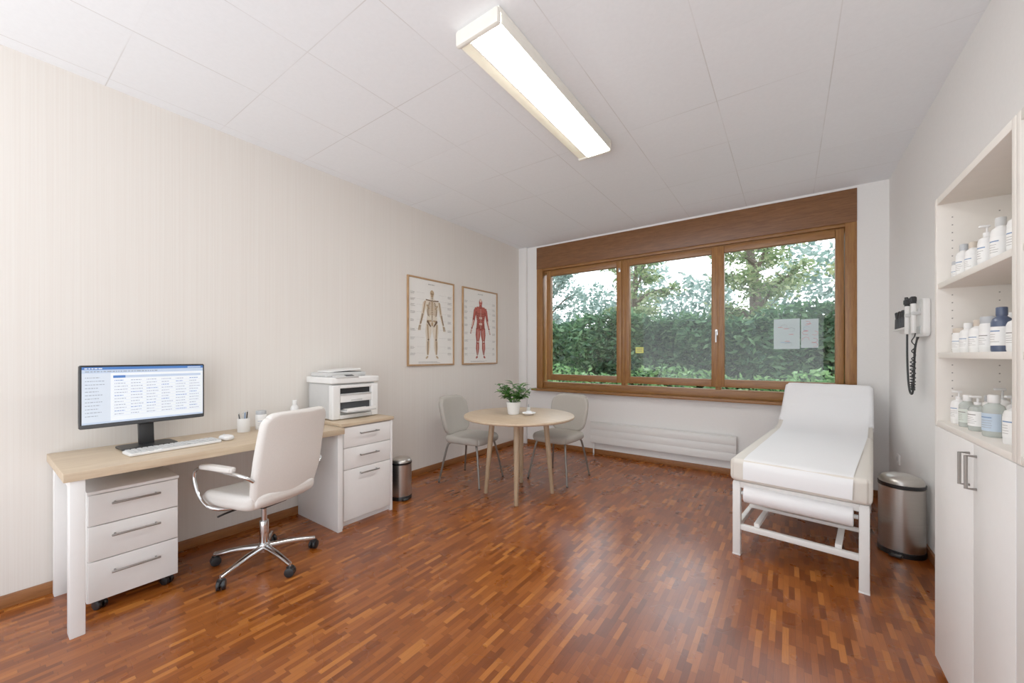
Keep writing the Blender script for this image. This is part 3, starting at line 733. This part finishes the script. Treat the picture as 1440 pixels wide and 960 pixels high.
# ------------------------------------------------------------ posters
def poster(yc, kind):
    W, Hh = .70, .97; zc = 1.675
    t = thing('anatomy_poster', 'framed skeleton anatomy poster in thin oak frame' if kind == 0 else 'framed red muscle anatomy poster in thin oak frame', 'poster', (XL+.002, yc, zc))
    b = MB(); f = .017
    b.box((.012, 0, Hh/2-f/2), (.022, W, f), M_frameoak, .002); b.box((.012, 0, -Hh/2+f/2), (.022, W, f), M_frameoak, .002)
    b.box((.012, W/2-f/2, 0), (.022, f, Hh-2*f), M_frameoak, .002); b.box((.012, -W/2+f/2, 0), (.022, f, Hh-2*f), M_frameoak, .002)
    b.obj('frame', t)
    b = MB(); b.box((.006, 0, 0), (.01, W-2*f, Hh-2*f), M_paperflat, 0)
    S = .78; v00 = -.41
    def p(u, v): return (u*S, v00+v*S)
    X = [.0115]
    def lx(): X[0] += .00004; return X[0]
    def mlimb(a, c, r1, r2, m, belly=0):
        for sg in (-1, 1): b.limb(p(a[0]*sg, a[1]), p(c[0]*sg, c[1]), r1*S, r2*S, lx(), m, belly)
    rr = random.Random(kind+9)
    sil = M_skin if kind == 0 else M_mus2
    b.ell(0, v00+.935*S, .043*S, .06*S, lx(), sil); b.limb(p(0, .9), p(0, .84), .03*S, .045*S, lx(), sil)
    b.poly([p(*q) for q in ((-.135, .835), (-.05, .86), (.05, .86), (.135, .835), (.125, .74), (.095, .62), (.11, .50), (.0, .465), (-.11, .50), (-.095, .62), (-.125, .74))], lx(), sil)
    mlimb((.135, .80), (.175, .64), .036, .028, sil); mlimb((.175, .64), (.225, .49), .028, .017, sil)
    mlimb((.23, .47), (.25, .41), .018, .012, sil)
    mlimb((.06, .50), (.075, .28), .058, .036, sil, .05); mlimb((.075, .27), (.082, .06), .038, .018, sil, .1)
    mlimb((.085, .03), (.115, .008), .02, .014, sil)
    if kind == 0:
        B, D = M_bone2, M_bone
        b.ell(0, v00+.95*S, .036*S, .042*S, lx(), D); b.ell(0, v00+.905*S, .022*S, .022*S, lx(), D)
        for sg in (-1, 1): b.ell(sg*.014*S, v00+.938*S, .009*S, .009*S, lx(), B)
        b.ell(0, v00+.92*S, .004*S, .008*S, lx(), B); b.rect(-.012*S, v00+.896*S, .012*S, v00+.902*S, lx(), B)
        for k in range(26): vv = .50+k*.0148; b.rect(-.012*S, v00+vv*S, .012*S, v00+(vv+.010)*S, lx(), B if k % 2 else D)
        for k in range(10):
            vv = .82-k*.02; ww = .05+.045*math.sin((k+1)/11*math.pi*.75)
            for sg in (-1, 1):
                b.limb(p(sg*.012, vv), p(sg*ww, vv-.008), .0045*S, .0045*S, lx(), D); b.limb(p(sg*ww, vv-.008), p(sg*(ww*.6), vv-.03), .0045*S, .003*S, lx(), B)
        b.limb(p(0, .83), p(0, .70), .012*S, .008*S, lx(), D)
        mlimb((.01, .835), (.12, .845), .006, .008, B); b.ell(0, v00+.5*S, .02*S, .03*S, lx(), D)
        mlimb((.02, .55), (.09, .535), .01, .022, D); mlimb((.09, .54), (.03, .465), .018, .01, B)
        mlimb((.10, .77), (.06, .72), .014, .008, D)
        mlimb((.135, .82), (.17, .655), .013, .010, D); mlimb((.168, .64), (.21, .50), .006, .006, D); mlimb((.185, .64), (.225, .495), .006, .006, B)
        for q in range(4): mlimb((.212+q*.011, .475), (.222+q*.014, .405), .004, .003, D)
        mlimb((.09, .49), (.075, .29), .014, .013, D); b.limb(p(.075, .28), p(.075, .27), .016*S, .016*S, lx(), B); b.limb(p(-.075, .28), p(-.075, .27), .016*S, .016*S, lx(), B)
        mlimb((.072, .255), (.080, .06), .012, .008, D); mlimb((.088, .25), (.092, .06), .005, .004, B)
        mlimb((.085, .035), (.115, .008), .012, .009, D)
    else:
        A, T = M_mus, M_mus3
        b.ell(0, v00+.94*S, .036*S, .052*S, lx(), A); b.ell(0, v00+.965*S, .028*S, .025*S, lx(), T)
        for sg in (-1, 1): b.ell(sg*.013*S, v00+.94*S, .006*S, .004*S, lx(), T)
        b.rect(-.012*S, v00+.908*S, .012*S, v00+.912*S, lx(), T)
        mlimb((.015, .885), (.02, .85), .010, .008, A); mlimb((.04, .85), (.10, .845), .012, .015, A)
        for sg in (-1, 1):
            b.poly([p(sg*u_, v_) for u_, v_ in ((.004, .83), (.09, .835), (.105, .79), (.07, .75), (.004, .755))][::sg], lx(), A)
            b.ell(sg*.13*S, v00+.81*S, .028*S, .038*S, lx(), A)
            for k in range(4): b.ell(sg*.020*S, v00+(.725-k*.05)*S, .016*S, .021*S, lx(), T if k % 2 else A)
            for k in range(5): b.limb(p(sg*.05, .72-k*.035), p(sg*(.10-.002*k), .735-k*.035), .008*S, .007*S, lx(), A)
        b.rect(-.003*S, v00+.50*S, .003*S, v00+.83*S, lx(), T)
        mlimb((.15, .78), (.172, .66), .018, .012, A, .2); mlimb((.165, .63), (.21, .51), .012, .007, A, .2); mlimb((.19, .63), (.228, .51), .010, .006, T, .2)
        mlimb((.23, .475), (.245, .42), .012, .008, T)
        for q in ((.03, .47, .055, .30), (.055, .49, .07, .30), (.09, .48, .085, .30)): mlimb(q[:2], q[2:], .014, .008, A, .25)
        mlimb((.042, .46), (.062, .31), .003, .002, T); mlimb((.078, .48), (.078, .31), .003, .002, T)
        mlimb((.072, .285), (.072, .27), .016, .016, T)
        mlimb((.06, .25), (.075, .12), .012, .006, A, .3); mlimb((.09, .25), (.09, .10), .012, .005, A, .3); mlimb((.078, .24), (.083, .06), .005, .004, T)
        mlimb((.088, .03), (.115, .008), .012, .009, A)
    for vv in (.93, .84, .76, .66, .55, .42, .30, .17, .08):
        for sg in (-1, 1):
            u0 = sg*.31 if sg > 0 else -.40
            b.words(u0*S, v00+vv*S, .09*S, 3, .010, .0035, X[0]+.0002, M_ink, rr)
            b.rect(min(sg*.14, sg*.29)*S, v00+(vv+.003)*S, max(sg*.14, sg*.29)*S, v00+(vv+.0042)*S, .0114, M_ink)
    b.words(-.06, v00+1.075*S-.01, .13, 1, .01, .008, X[0]+.0002, M_ink, rr); b.words(-.2, -.445, .4, 2, .010, .0035, X[0]+.0002, M_ink, rr)
    b.obj('print', t, 'skeleton figure with small captions' if kind == 0 else 'red muscle figure with small captions')
poster(3.05, 0); poster(3.90, 1)

# ------------------------------------------------------------ office chair
oc = thing('office_chair', 'white leather swivel office chair with chrome five-star base', 'chair', (-2.68, 1.08, 0), R(195))
inv = R(195)
b = MB()
b.cyl((0, 0, .075), (0, 0, .13), .034, M_chrome, bev=.006)
cas = []
for k in range(5):
    a = R(5+72*k)-inv; d = Vector((math.cos(a), math.sin(a), 0)); cas.append((d*.285, a))
    b.tube([d*.02+Vector((0, 0, .105)), d*.15+Vector((0, 0, .095)), d*.29+Vector((0, 0, .068))], (.021, .013), M_chrome, 12, smooth=1)
b.obj('star_base', oc, 'polished chrome five-arm base')
for d, a in cas:
    b = MB(); caster(b, (d.x, d.y, .0285), .028, .018, a+.7); b.obj('caster', oc, 'black twin-wheel castor')
b = MB(); b.cyl((0, 0, .12), (0, 0, .27), .025, M_chrome, bev=.003); b.cyl((0, 0, .26), (0, 0, .40), .015, M_chrome); b.obj('gas_lift', oc)
b = MB(); b.box((0, 0, .395), (.20, .16, .035), M_black, .008); b.tube([(.02, .06, .39), (.04, .20, .385), (.04, .25, .38)], .006, M_black, 8, smooth=1); b.obj('tilt_mechanism', oc)
def fseat(p):
    z = p.z-.9*max(0, p.x-.12)**2*2.2 + .25*p.y*p.y*(1 if p.z > 0 else .6) + max(0, -p.x-.17)*.35
    return (p.x, p.y*(1-.12*max(0, -p.x)), z)
b = MB(); b.rbox((.02, 0, .455), (.49, .48, .085), M_leather, .035, .11, 2, fseat, 14); b.obj('seat', oc, 'white padded leather seat')
def fback(p):
    z = p.z
    x = p.x-.17*z-.22*z*z*(1 if z > 0 else -1.2)+.55*p.y*p.y
    return (x, p.y*(1-.04*max(0, z)/.28-.03-.10*max(0, -z-.1)/.18), z)
b = MB(); b.rbox((-.245, 0, .70), (.055, .46, .56), M_leather, .024, .075, 0, fback, 16); b.obj('backrest', oc, 'tall curved white leather backrest')
for sg in (-1, 1):
    b = MB(); yy = sg*.265
    b.tube([(-.21, sg*.22, .60), (-.19, yy, .64), (.0, yy, .65), (.14, yy, .655), (.21, yy, .64), (.225, yy, .58), (.17, yy, .47), (.06, yy*.98, .415), (.0, sg*.12, .40)], .010, M_chrome, 10, smooth=2)
    ar = b.obj('armrest', oc, 'chrome loop armrest with white pad')
    b = MB(); b.rbox((.02, yy, .665), (.27, .045, .03), M_leather, .012, .02, 2, lambda p: (p.x, p.y, p.z-.8*max(0, p.x-.06)**2), 8); b.obj('arm_pad', ar)

# ------------------------------------------------------------ dining chairs
def dining(loc, rz, label):
    t = thing('dining_chair', label, 'chair', loc, rz)
    b = MB(); b.rbox((.01, 0, .445), (.46, .46, .075), M_taupe, .033, .11, 2, lambda p: (p.x, p.y*(1-.15*max(0, -p.x)), p.z-.6*max(0, p.x-.1)**2)); b.obj('seat', t)
    def fb(p): return (p.x-.22*(p.z+.1)+.75*p.y*p.y, p.y*(1-.10*max(0, -p.z)/.2), p.z)
    b = MB(); b.rbox((-.225, 0, .668), (.060, .46, .40), M_taupe, .028, .11, 0, fb); b.obj('backrest', t)
    for sx, sy in ((1, 1), (1, -1), (-1, 1), (-1, -1)):
        b = MB(); b.tube([(sx*.12, sy*.12, .418), (sx*.165, sy*.165, .405), (sx*.185, sy*.18, .36), (sx*.245, sy*.235, .004)], (.0125, .010), M_legmetal, 10, smooth=2)
        b.cyl((sx*.245, sy*.235, 0), (sx*.245, sy*.235, .01), .011, M_black); b.obj('leg', t, 'slim splayed metal leg')
dining((-2.72, 3.08, 0), R(8), 'taupe upholstered dining chair with slim metal legs beside round table')
dining((-2.01, 3.69, 0), R(-92), 'taupe upholstered dining chair with slim metal legs behind round table')

# ------------------------------------------------------------ round table
TX, TY, TZ = -2.08, 3.03, .745
tb_ = thing('round_table', 'round pale oak table with four tapered wooden legs', 'table', (TX, TY, 0))
b = MB(); b.lathe([(0, TZ-.026), (.505, TZ-.026), (.517, TZ-.020), (.52, TZ-.012), (.517, TZ-.003), (.51, TZ), (0, TZ)], M_oak2, seg=72); b.obj('tabletop', tb_)
b = MB(); b.cyl((0, 0, TZ-.06), (0, 0, TZ-.027), .16, M_oak2, seg=32, bev=.004)
b.box((0, 0, TZ-.045), (.5, .05, .035), M_oak2, .004, rot=(0, 0, R(35))); b.box((0, 0, TZ-.045), (.5, .05, .035), M_oak2, .004, rot=(0, 0, R(125))); b.obj('underframe', tb_)
for a in (35, -60, 215, 120):
    a = R(a); b = MB(); b.cyl((.315*math.cos(a), .315*math.sin(a), 0), (.25*math.cos(a), .25*math.sin(a), TZ-.027), .018, M_oakv, .028, seg=20, bev=.003); b.obj('leg', tb_)

pl = thing('potted_plant', 'small green leafy plant in white ceramic pot on round table', 'plant', (TX-.05, TY-.02, TZ))
b = MB(); b.lathe([(0, 0), (.048, 0), (.053, .005), (.066, .115), (.064, .118), (.058, .115), (.055, .10), (0, .10)], P('white_ceramic', '#f1f0ec', .25, var=.01), seg=36); b.obj('pot', pl)
b = MB(); b.cyl((0, 0, .095), (0, 0, .103), .054, M_soil); b.obj('soil', pl)
b = MB(); rr = random.Random(2)
def leaf(b, p, d, up, L_, W_):
    d = d.normalized(); s_ = d.cross(up).normalized(); n_ = s_.cross(d).normalized()
    tb = bmesh.new(); rows = []
    for i in range(6):
        f = i/5; w_ = W_*math.sin(math.pi*min(1, f*.92+.06))**.8; c = p+d*L_*f-n_*L_*.35*f*f
        rows.append([tb.verts.new(c-s_*w_+n_*w_*.3), tb.verts.new(c), tb.verts.new(c+s_*w_+n_*w_*.3)])
    for a, c in zip(rows, rows[1:]):
        for k in (0, 1): tb.faces.new((a[k], a[k+1], c[k+1], c[k]))
    b.absorb(tb, M_leaf)
sb = MB()
for k in range(26):
    a = k*2.4+rr.uniform(-.3, .3); tilt = rr.uniform(.05, .85); l = rr.uniform(.12, .21)
    d = Vector((math.cos(a)*math.sin(tilt), math.sin(a)*math.sin(tilt), math.cos(tilt))); p0 = Vector((math.cos(a)*.02, math.sin(a)*.02, .10)); p1 = p0+d*l
    sb.tube([p0, p0.lerp(p1, .5)+Vector((0, 0, .01)), p1], (.0022, .0014), M_leaf, 5, smooth=1)
    for q in range(5):
        f = .35+.65*q/4; aa = a+(-1)**q*rr.uniform(.7, 1.6)
        dd = Vector((math.cos(aa), math.sin(aa), rr.uniform(.1, .7))); leaf(b, p0.lerp(p1, f), dd, Vector((0, 0, 1)), rr.uniform(.06, .085), rr.uniform(.02, .028))
b.obj('foliage', pl, 'glossy green leaves', kind='stuff'); sb.obj('stems', pl, kind='stuff')
t = thing('small_dish', 'small white ceramic dish on round table', 'dish', (TX+.10, TY+.02, TZ))
b = MB(); b.lathe([(0, 0), (.035, 0), (.065, .022), (.063, .025), (.034, .006), (0, .006)], M_whplast, seg=32); b.obj('dish', t)
t = thing('folded_napkins', 'folded white napkins in small dish', 'napkins', (TX+.10, TY+.02, TZ+.007))
b = MB(); b.box((0, 0, .007), (.045, .045, .012), M_paper, .004, rot=(0, 0, .4)); b.box((0, 0, .021), (.05, .05, .014), M_paper, .004, rot=(.1, 0, .7)); b.obj('stack', t)
t = thing('small_bottle', 'tiny white dropper bottle on round table', 'bottle', (TX+.03, TY+.12, TZ))
b = MB(); b.lathe([(0, 0), (.016, 0), (.018, .003), (.018, .05), (.008, .06), (0, .06)], M_whplast, seg=20); b.obj('body', t)
b = MB(); b.cyl((0, 0, .058), (0, 0, .085), .008, M_capgrey, .005); b.obj('cap', t)

# ------------------------------------------------------------ radiator
rd = thing('wall_radiator', 'long low white panel radiator on wall under window', 'radiator', (-1.30, YB, 0))
b = MB()
for k in range(3): b.box((0, -.055, .203+k*.087), (1.68, .03, .0866), M_whplast, .002)
b.box((0, -.037, .289), (1.66, .01, .25), M_grey, .001); b.box((0, -.045, .425), (1.68, .05, .008), M_whplast, .002)
b.obj('panel', rd)
for s_ in (-.6, .6):
    b = MB(); b.box((s_, -.0165, .29), (.04, .031, .16), M_grey, .002); b.obj('bracket', rd)
b = MB(); b.cyl((-.80, -.05, 0), (-.80, -.05, .17), .009, M_whplast); b.obj('pipe', rd)

# ------------------------------------------------------------ exam table
bed = thing('examination_table', 'cream padded medical examination table with white frame and paper sheet', 'examination table', (.03, 2.90, 0), R(-7.5))
HW = .345; T0, T1 = -.05, 1.44
for sx in (-1, 1):
    for yy in (0, 1.5):
        b = MB(); b.box((sx*.31, yy, .24), (.045, .045, .47), M_bedframe, .005); b.box((sx*.31, yy, .005), (.047, .047, .01), M_whplast, .002); b.obj('leg', bed)
b = MB()
for sx in (-1, 1): b.box((sx*.31, .75, .463), (.04, 1.54, .04), M_bedframe, .004)
for yy in (0, .75, 1.5): b.box((0, yy, .463), (.58, .04, .04), M_bedframe, .004)
b.obj('top_frame', bed)
b = MB()
for sx in (-1, 1): b.box((sx*.31, .75, .185), (.03, 1.46, .035), M_bedframe, .004)
for yy in (0, 1.5): b.box((0, yy, .185), (.58, .03, .035), M_bedframe, .004)
b.obj('lower_frame', bed)
b = MB()
for sx in (-1, 1): b.box((sx*.20, .75, .215), (.03, 1.5, .025), M_bedframe, .003)
b.box((0, .30, .235), (.60, .03, .02), M_bedframe, .003); b.box((0, 1.1, .235), (.60, .03, .02), M_bedframe, .003)
b.obj('support_frame', bed, 'white inner support bars')
b = MB(); b.rbox((0, (T0+T1)/2, .56), (2*HW, T1-T0, .145), M_mattress, .028, .04, 2); b.obj('mattress', bed, 'cream vinyl padded mattress')
ang = R(66); NH = 14; LH = .645
def prof_head(s_):
    return R(14)+(ang-R(14))*min(1, max(0, s_-.20)*2.8)
pts = [Vector((0, T1+.005, .585))]
for i in range(NH): th = prof_head((i+.5)/NH); pts.append(pts[-1]+Vector((0, math.cos(th), math.sin(th)))*LH/NH)
def fh(p):
    s_ = max(0, min(1, (p.y+LH/2)/LH))*NH; i = min(NH-1, int(s_)); q = pts[i].lerp(pts[i+1], s_-i); th = prof_head(s_/NH)
    n_ = Vector((0, -math.sin(th), math.cos(th)))
    return Vector((p.x*(1-.09*s_/NH)+.025*s_/NH, q.y, q.z))+n_*p.z
b = MB(); b.rbox((0, 0, 0), (2*HW, LH, .08), M_mattress, .03, .04, 2, fh, 14); b.obj('headrest', bed, 'raised cream vinyl headrest')
def crease(p): return .0016*math.sin(p.x*38+p.y*22)+.0014*math.sin(p.x*-61+p.y*47)+.001*math.sin(p.y*90+p.x*11)
b = MB(); b.rbox((0, 0, 0), (2*HW+.014, LH*.68, .100), M_paper, .03, .04, 2, lambda p: fh(Vector((p.x, p.y+LH*.165, p.z+.001+crease(p)))), 30); b.obj('headrest_cover', bed, 'white creased disposable cover over headrest')
for sx in (-1, 1):
    b = MB(); b.tube([(sx*.26, 1.40, .46), (sx*.26, 1.56, .66)], .012, M_grey, 8); b.obj('headrest_strut', bed)
b = MB(); tb = bmesh.new(); path = []
zt = .633
path += [(-.066, zt-.12), (-.067, zt-.09), (-.065, zt-.05), (-.056, zt-.022), (-.03, zt+.001)]
path += [(-.03+(T1+.0)*k/40, zt+.004) for k in range(1, 41)]
for k in range(0, 9):
    q = fh(Vector((0, -LH/2+.05+k*.058, .053))); path.append((q.y, q.z))
rows = []
for i, (yy, zz) in enumerate(path):
    row = []
    for k in range(25):
        u = -1+2*k/24; w_ = .262+.0008*i
        row.append(tb.verts.new((u*w_+.0003*i, yy, zz+(.0013*math.sin(k*.5+yy*5)+.0010*math.sin(yy*14-k*.35))*(1 if i > 4 else .3))))
    rows.append(row)
for a, c in zip(rows, rows[1:]):
    for k in range(24): tb.faces.new((a[k], a[k+1], c[k+1], c[k]))
bmesh.ops.recalc_face_normals(tb, faces=tb.faces)
b.absorb(tb, M_paper); b.obj('paper_sheet', bed, 'white disposable paper sheet', sharp=80)
b = MB(); b.cyl((-.265, -.005, .408), (.265, -.005, .408), .056, M_paper, seg=32, bev=.004); b.cyl((-.285, -.005, .408), (.285, -.005, .408), .012, M_grey)
b.obj('paper_roll', bed, 'thick white paper roll on holder')

# power outlet
t = thing('power_outlet', 'white wall socket low on the wall', 'outlet', (XR, 4.45, .45))
b = MB(); b.box((-.006, 0, 0), (.012, .085, .085), M_whplast, .003); b.lathe([(0, 0), (.02, 0), (.02, .002), (0, .002)], M_grey, (-.0125, 0, 0), 20, Matrix.Rotation(R(-90), 4, 'Y')); b.obj('plate', t)

# ------------------------------------------------------------ diagnostic set on right wall
dg = thing('wall_diagnostic_set', 'white wall-mounted otoscope and ophthalmoscope set with black coiled cords', 'medical instrument', (XR, 3.74, 1.56))
b = MB(); b.rbox((-.019, .0, -.01), (.036, .34, .25), M_whplast, .010, .03, 0); b.box((-.038, 0, -.09), (.003, .24, .05), M_grey, .001)
b.box((-.040, 0, -.09), (.003, .05, .02), M_dark, .001); b.obj('wall_unit', dg)
def handle_inst(y0, head):
    b = MB(); x0 = -.068
    b.box((-.042, y0, .03), (.015, .04, .04), M_grey, .005); b.box((-.060, y0, .02), (.04, .042, .025), M_grey, .006)
    b.cyl((x0, y0, -.11), (x0, y0, .085), .0135, M_whplast, bev=.003)
    b.cyl((x0, y0, .0851), (x0, y0, .095), .0145, M_black)
    b.rbox((x0-.002, y0, .112), (.034, .030, .042), M_black, .010, .008, 1, inner=4)
    if head: b.cyl((x0-.01, y0, .114), (x0-.034, y0, .118), .010, M_black, .004)
    else: b.cyl((x0-.004, y0, .125), (x0-.004, y0, .148), .010, M_black, bev=.003)
    if head:
        pts = []; N = 190; ye = y0+.10
        for i in range(N):
            f = i/(N-1); ph = f*2*math.pi*24
            ang_ = f*math.pi
            cy_ = y0+(ye-y0)*(1-math.cos(ang_))/2; cz_ = -.11-.38*math.sin(ang_)**.7 if f < .5 else -.49+.20*(1-math.sin(ang_))**1.0
            pts.append((x0+.009*math.cos(ph)+.012*f, cy_+.009*math.sin(ph), cz_))
        b.tube(pts, .0034, M_black, 6)
        b.tube([pts[-1], (x0+.02, ye-.01, -.2), (-.03, ye-.03, -.13)], .0042, M_black, 6, smooth=2)
    else:
        b.tube([(x0, y0, -.10), (x0, y0, -.30), (x0+.005, y0-.02, -.50), (x0+.01, y0-.09, -.535), (x0+.01, y0-.13, -.42), (x0+.02, y0-.09, -.22), (-.03, y0-.07, -.13)], .006, M_black, 8, smooth=3)
    b.obj('otoscope' if head else 'ophthalmoscope', dg, 'pale handle with black head and black cord')
handle_inst(-.10, True); handle_inst(.07, False)
b = MB(); b.rbox((-.0095, .43, 0), (.017, .46, .16), M_whplast, .006, .02, 0); b.box((-.032, .43, -.055), (.036, .44, .012), M_whplast, .004); b.obj('rack', dg, 'narrow white wall rack')
for k in range(4):
    b = MB(); yy = .27+k*.107
    b.cyl((-.035, yy, -.048), (-.035, yy, .03), .013, M_dark, .011); b.cyl((-.035, yy, .03), (-.035, yy, .07), .008, M_black, .012); b.ball((-.035, yy, .075), (.013, .013, .012), M_black); b.obj('instrument_head', dg, 'black instrument head')

# ------------------------------------------------------------ tall cabinet
CX0, CX1 = .502, XR-.017; CT = 1.955; SH = (1.60, 1.312, 1.03)
def tall_cabinet(ya, yb, ym, label):
    t = thing('storage_cabinet', label, 'cabinet', (0, 0, 0)); th = .024; zc = SH[2]-.022
    b = MB()
    for y0 in (yb-th, ya):
        b.box2((CX0, y0, zc), (CX1, y0+th, CT), M_cream, .002); b.box2((CX0+.02, y0, 0), (CX1, y0+th, zc), M_cream, .001)
    b.box2((CX1-.008, ya+th, .05), (CX1, yb-th, CT), M_cream, 0)
    b.box2((CX0+.001, ya+th, CT-.028), (CX1-.008, yb-th, CT), M_cream, .001)
    b.box2((CX0+.001, ya+th, zc), (CX1-.008, yb-th, SH[2]), M_cream, .001)
    b.box2((CX0+.02, ya+th, .05), (CX1-.008, yb-th, .07), M_cream, .001)
    b.box2((CX0+.03, ya+th, 0), (CX0+.045, yb-th, .05), M_cream, 0)
    for xx in (CX0+.045, CX1-.05):
        for k in range(26):
            z = 1.07+k*.032
            if any(abs(z-s_+.01) < .018 for s_ in SH): continue
            b.cyl((xx, yb-th-.0004, z), (xx, yb-th+.001, z), .0025, M_ink, seg=8)
    b.obj('body', t)
    for z in SH[:2]:
        b = MB(); b.box2((CX0+.004, ya+th+.001, z-.022), (CX1-.009, yb-th-.001, z), M_cream, .001); b.obj('shelf', t)
    for y0, y1, hy in ((ya+.002, ym-.0015, ym-.03), (ym+.0015, yb-.002, ym+.03)):
        b = MB(); b.box2((CX0, y0, .035), (CX0+.019, y1, zc-.002), M_white, .002); d = b.obj('door', t)
        b = MB(); hx = CX0-.024; b.tube([(CX0+.001, hy, .86), (hx, hy, .86), (hx, hy, .98-.012), (CX0+.001, hy, .968)], .005, M_nickel, 8)
        b.obj('handle', d, 'satin nickel bow handle')
    return t
tall_cabinet(1.655, 2.375, 1.955, 'tall cream cabinet with open shelves above two white doors')
tall_cabinet(.93, 1.653, 1.30, 'tall cream cabinet continuing beside the first cabinet')
def row(z, items, grp):
    for (x, y, r, h, body, cap, kind, lbl, ink, lab) in items:
        bottle((x-.01, y-.055, z+.0005), r*.94, h*.93, body, cap, kind, lbl, ink, lab, grp, face=R(215), name='jar' if kind == 'jar' else 'bottle')
W_, G_ = M_whplast, M_grey
row(SH[0], [
 (.565, 2.365, .022, .085, W_, M_capgrey, 'jar', M_lbl, M_inkb, 'short white plastic jar with grey lid'),
 (.630, 2.330, .023, .140, W_, G_, 'screw', M_lbl, M_inkb, 'white plastic bottle with light grey cap'),
 (.560, 2.290, .022, .140, W_, M_capgrey, 'screw', M_lbl, M_inkb, 'white plastic bottle with light grey cap'),
 (.625, 2.245, .023, .150, G_, W_, 'screw', M_lbl, M_ink, 'pale grey bottle with white label'),
 (.560, 2.195, .022, .125, W_, M_capbeige, 'screw', M_lbl, M_inkb, 'white bottle with beige cap'),
 (.620, 2.150, .023, .165, W_, G_, 'pump', M_lbl, M_inkb, 'slim white pump dispenser bottle'),
 (.563, 2.085, .023, .160, W_, M_whplast, 'pump', M_lbl, M_inkb, 'slim white pump bottle'),
 (.625, 2.030, .024, .165, W_, G_, 'screw', M_lblblue, M_inkb, 'tall white bottle with pale blue label'),
 (.565, 1.985, .024, .155, W_, G_, 'screw', M_lbl, M_inkb, 'tall white bottle with light grey cap'),
 (.630, 1.930, .024, .160, W_, G_, 'pump', M_lbl, M_inkb, 'slim white pump dispenser bottle'),
 (.570, 1.880, .025, .155, W_, G_, 'screw', M_lbl, M_inkb, 'tall white bottle with light grey cap')], 'bottles on the top shelf')
row(SH[1], [
 (.568, 2.350, .026, .105, W_, M_capbeige, 'jar', M_lbl, M_inkb, 'white jar with beige lid'),
 (.640, 2.330, .025, .130, W_, M_capbeige, 'jar', M_lbl, M_inkb, 'tall white jar with beige lid'),
 (.563, 2.255, .024, .120, W_, W_, 'screw', M_lbl, M_inkb, 'short white bottle with printed label'),
 (.630, 2.225, .025, .140, W_, M_capgrey, 'jar', M_lbl, M_ink, 'white jar with grey lid'),
 (.565, 2.165, .025, .125, W_, M_capbeige, 'screw', M_lbl, M_inkb, 'white bottle with beige cap'),
 (.630, 2.120, .025, .145, G_, W_, 'screw', M_lbl, M_ink, 'pale grey bottle with white label'),
 (.566, 2.075, .025, .130, W_, M_capgrey, 'jar', M_lbl, M_ink, 'white jar with grey lid'),
 (.567, 1.985, .025, .155, M_bluebot, M_bluebot, 'screw', M_lbl, M_inkb, 'navy blue bottle with white label'),
 (.640, 1.940, .025, .145, W_, G_, 'screw', M_lbl, M_ink, 'white bottle with printed label'),
 (.570, 1.880, .026, .13, W_, G_, 'screw', M_lbl, M_ink, 'white bottle with printed label')], 'bottles on the middle shelf')
row(SH[2], [
 (.562, 2.350, .024, .140, W_, W_, 'pump', M_lbl, M_inkb, 'white pump dispenser bottle with label'),
 (.635, 2.330, .025, .125, W_, M_capgrey, 'screw', M_lbl, M_inkb, 'white bottle with grey cap'),
 (.562, 2.260, .024, .130, M_amber, W_, 'screw', M_lblgreen, M_ink, 'clear bottle with pale green label'),
 (.635, 2.215, .025, .165, W_, G_, 'pump', M_lbl, M_inkb, 'tall white pump bottle'),
 (.563, 2.165, .025, .135, M_amber, W_, 'pump', M_lbl, M_ink, 'clear pump bottle with white label'),
 (.635, 2.105, .026, .145, W_, M_capgrey, 'screw', M_lbl, M_inkb, 'white bottle with grey cap'),
 (.566, 2.040, .028, .150, M_amber, W_, 'screw', M_lblblue, M_inkb, 'wide clear bottle with light blue label'),
 (.640, 1.960, .027, .150, W_, G_, 'screw', M_lbl, M_inkb, 'white bottle with printed label'),
 (.570, 1.900, .027, .16, W_, G_, 'pump', M_lbl, M_inkb, 'white pump bottle with printed label')], 'bottles on the counter shelf')

# ------------------------------------------------------------ camera
cd = bpy.data.cameras.new('camera'); cd.sensor_width = 36; cd.lens = 36*546/1440; cd.shift_y = 20/1440; cd.clip_start = .02
cam = bpy.data.objects.new('camera', cd); COL.objects.link(cam)
cam.location = (0, 0, 1.3); cam.rotation_euler = (R(90), 0, R(35.5)); scene.camera = cam
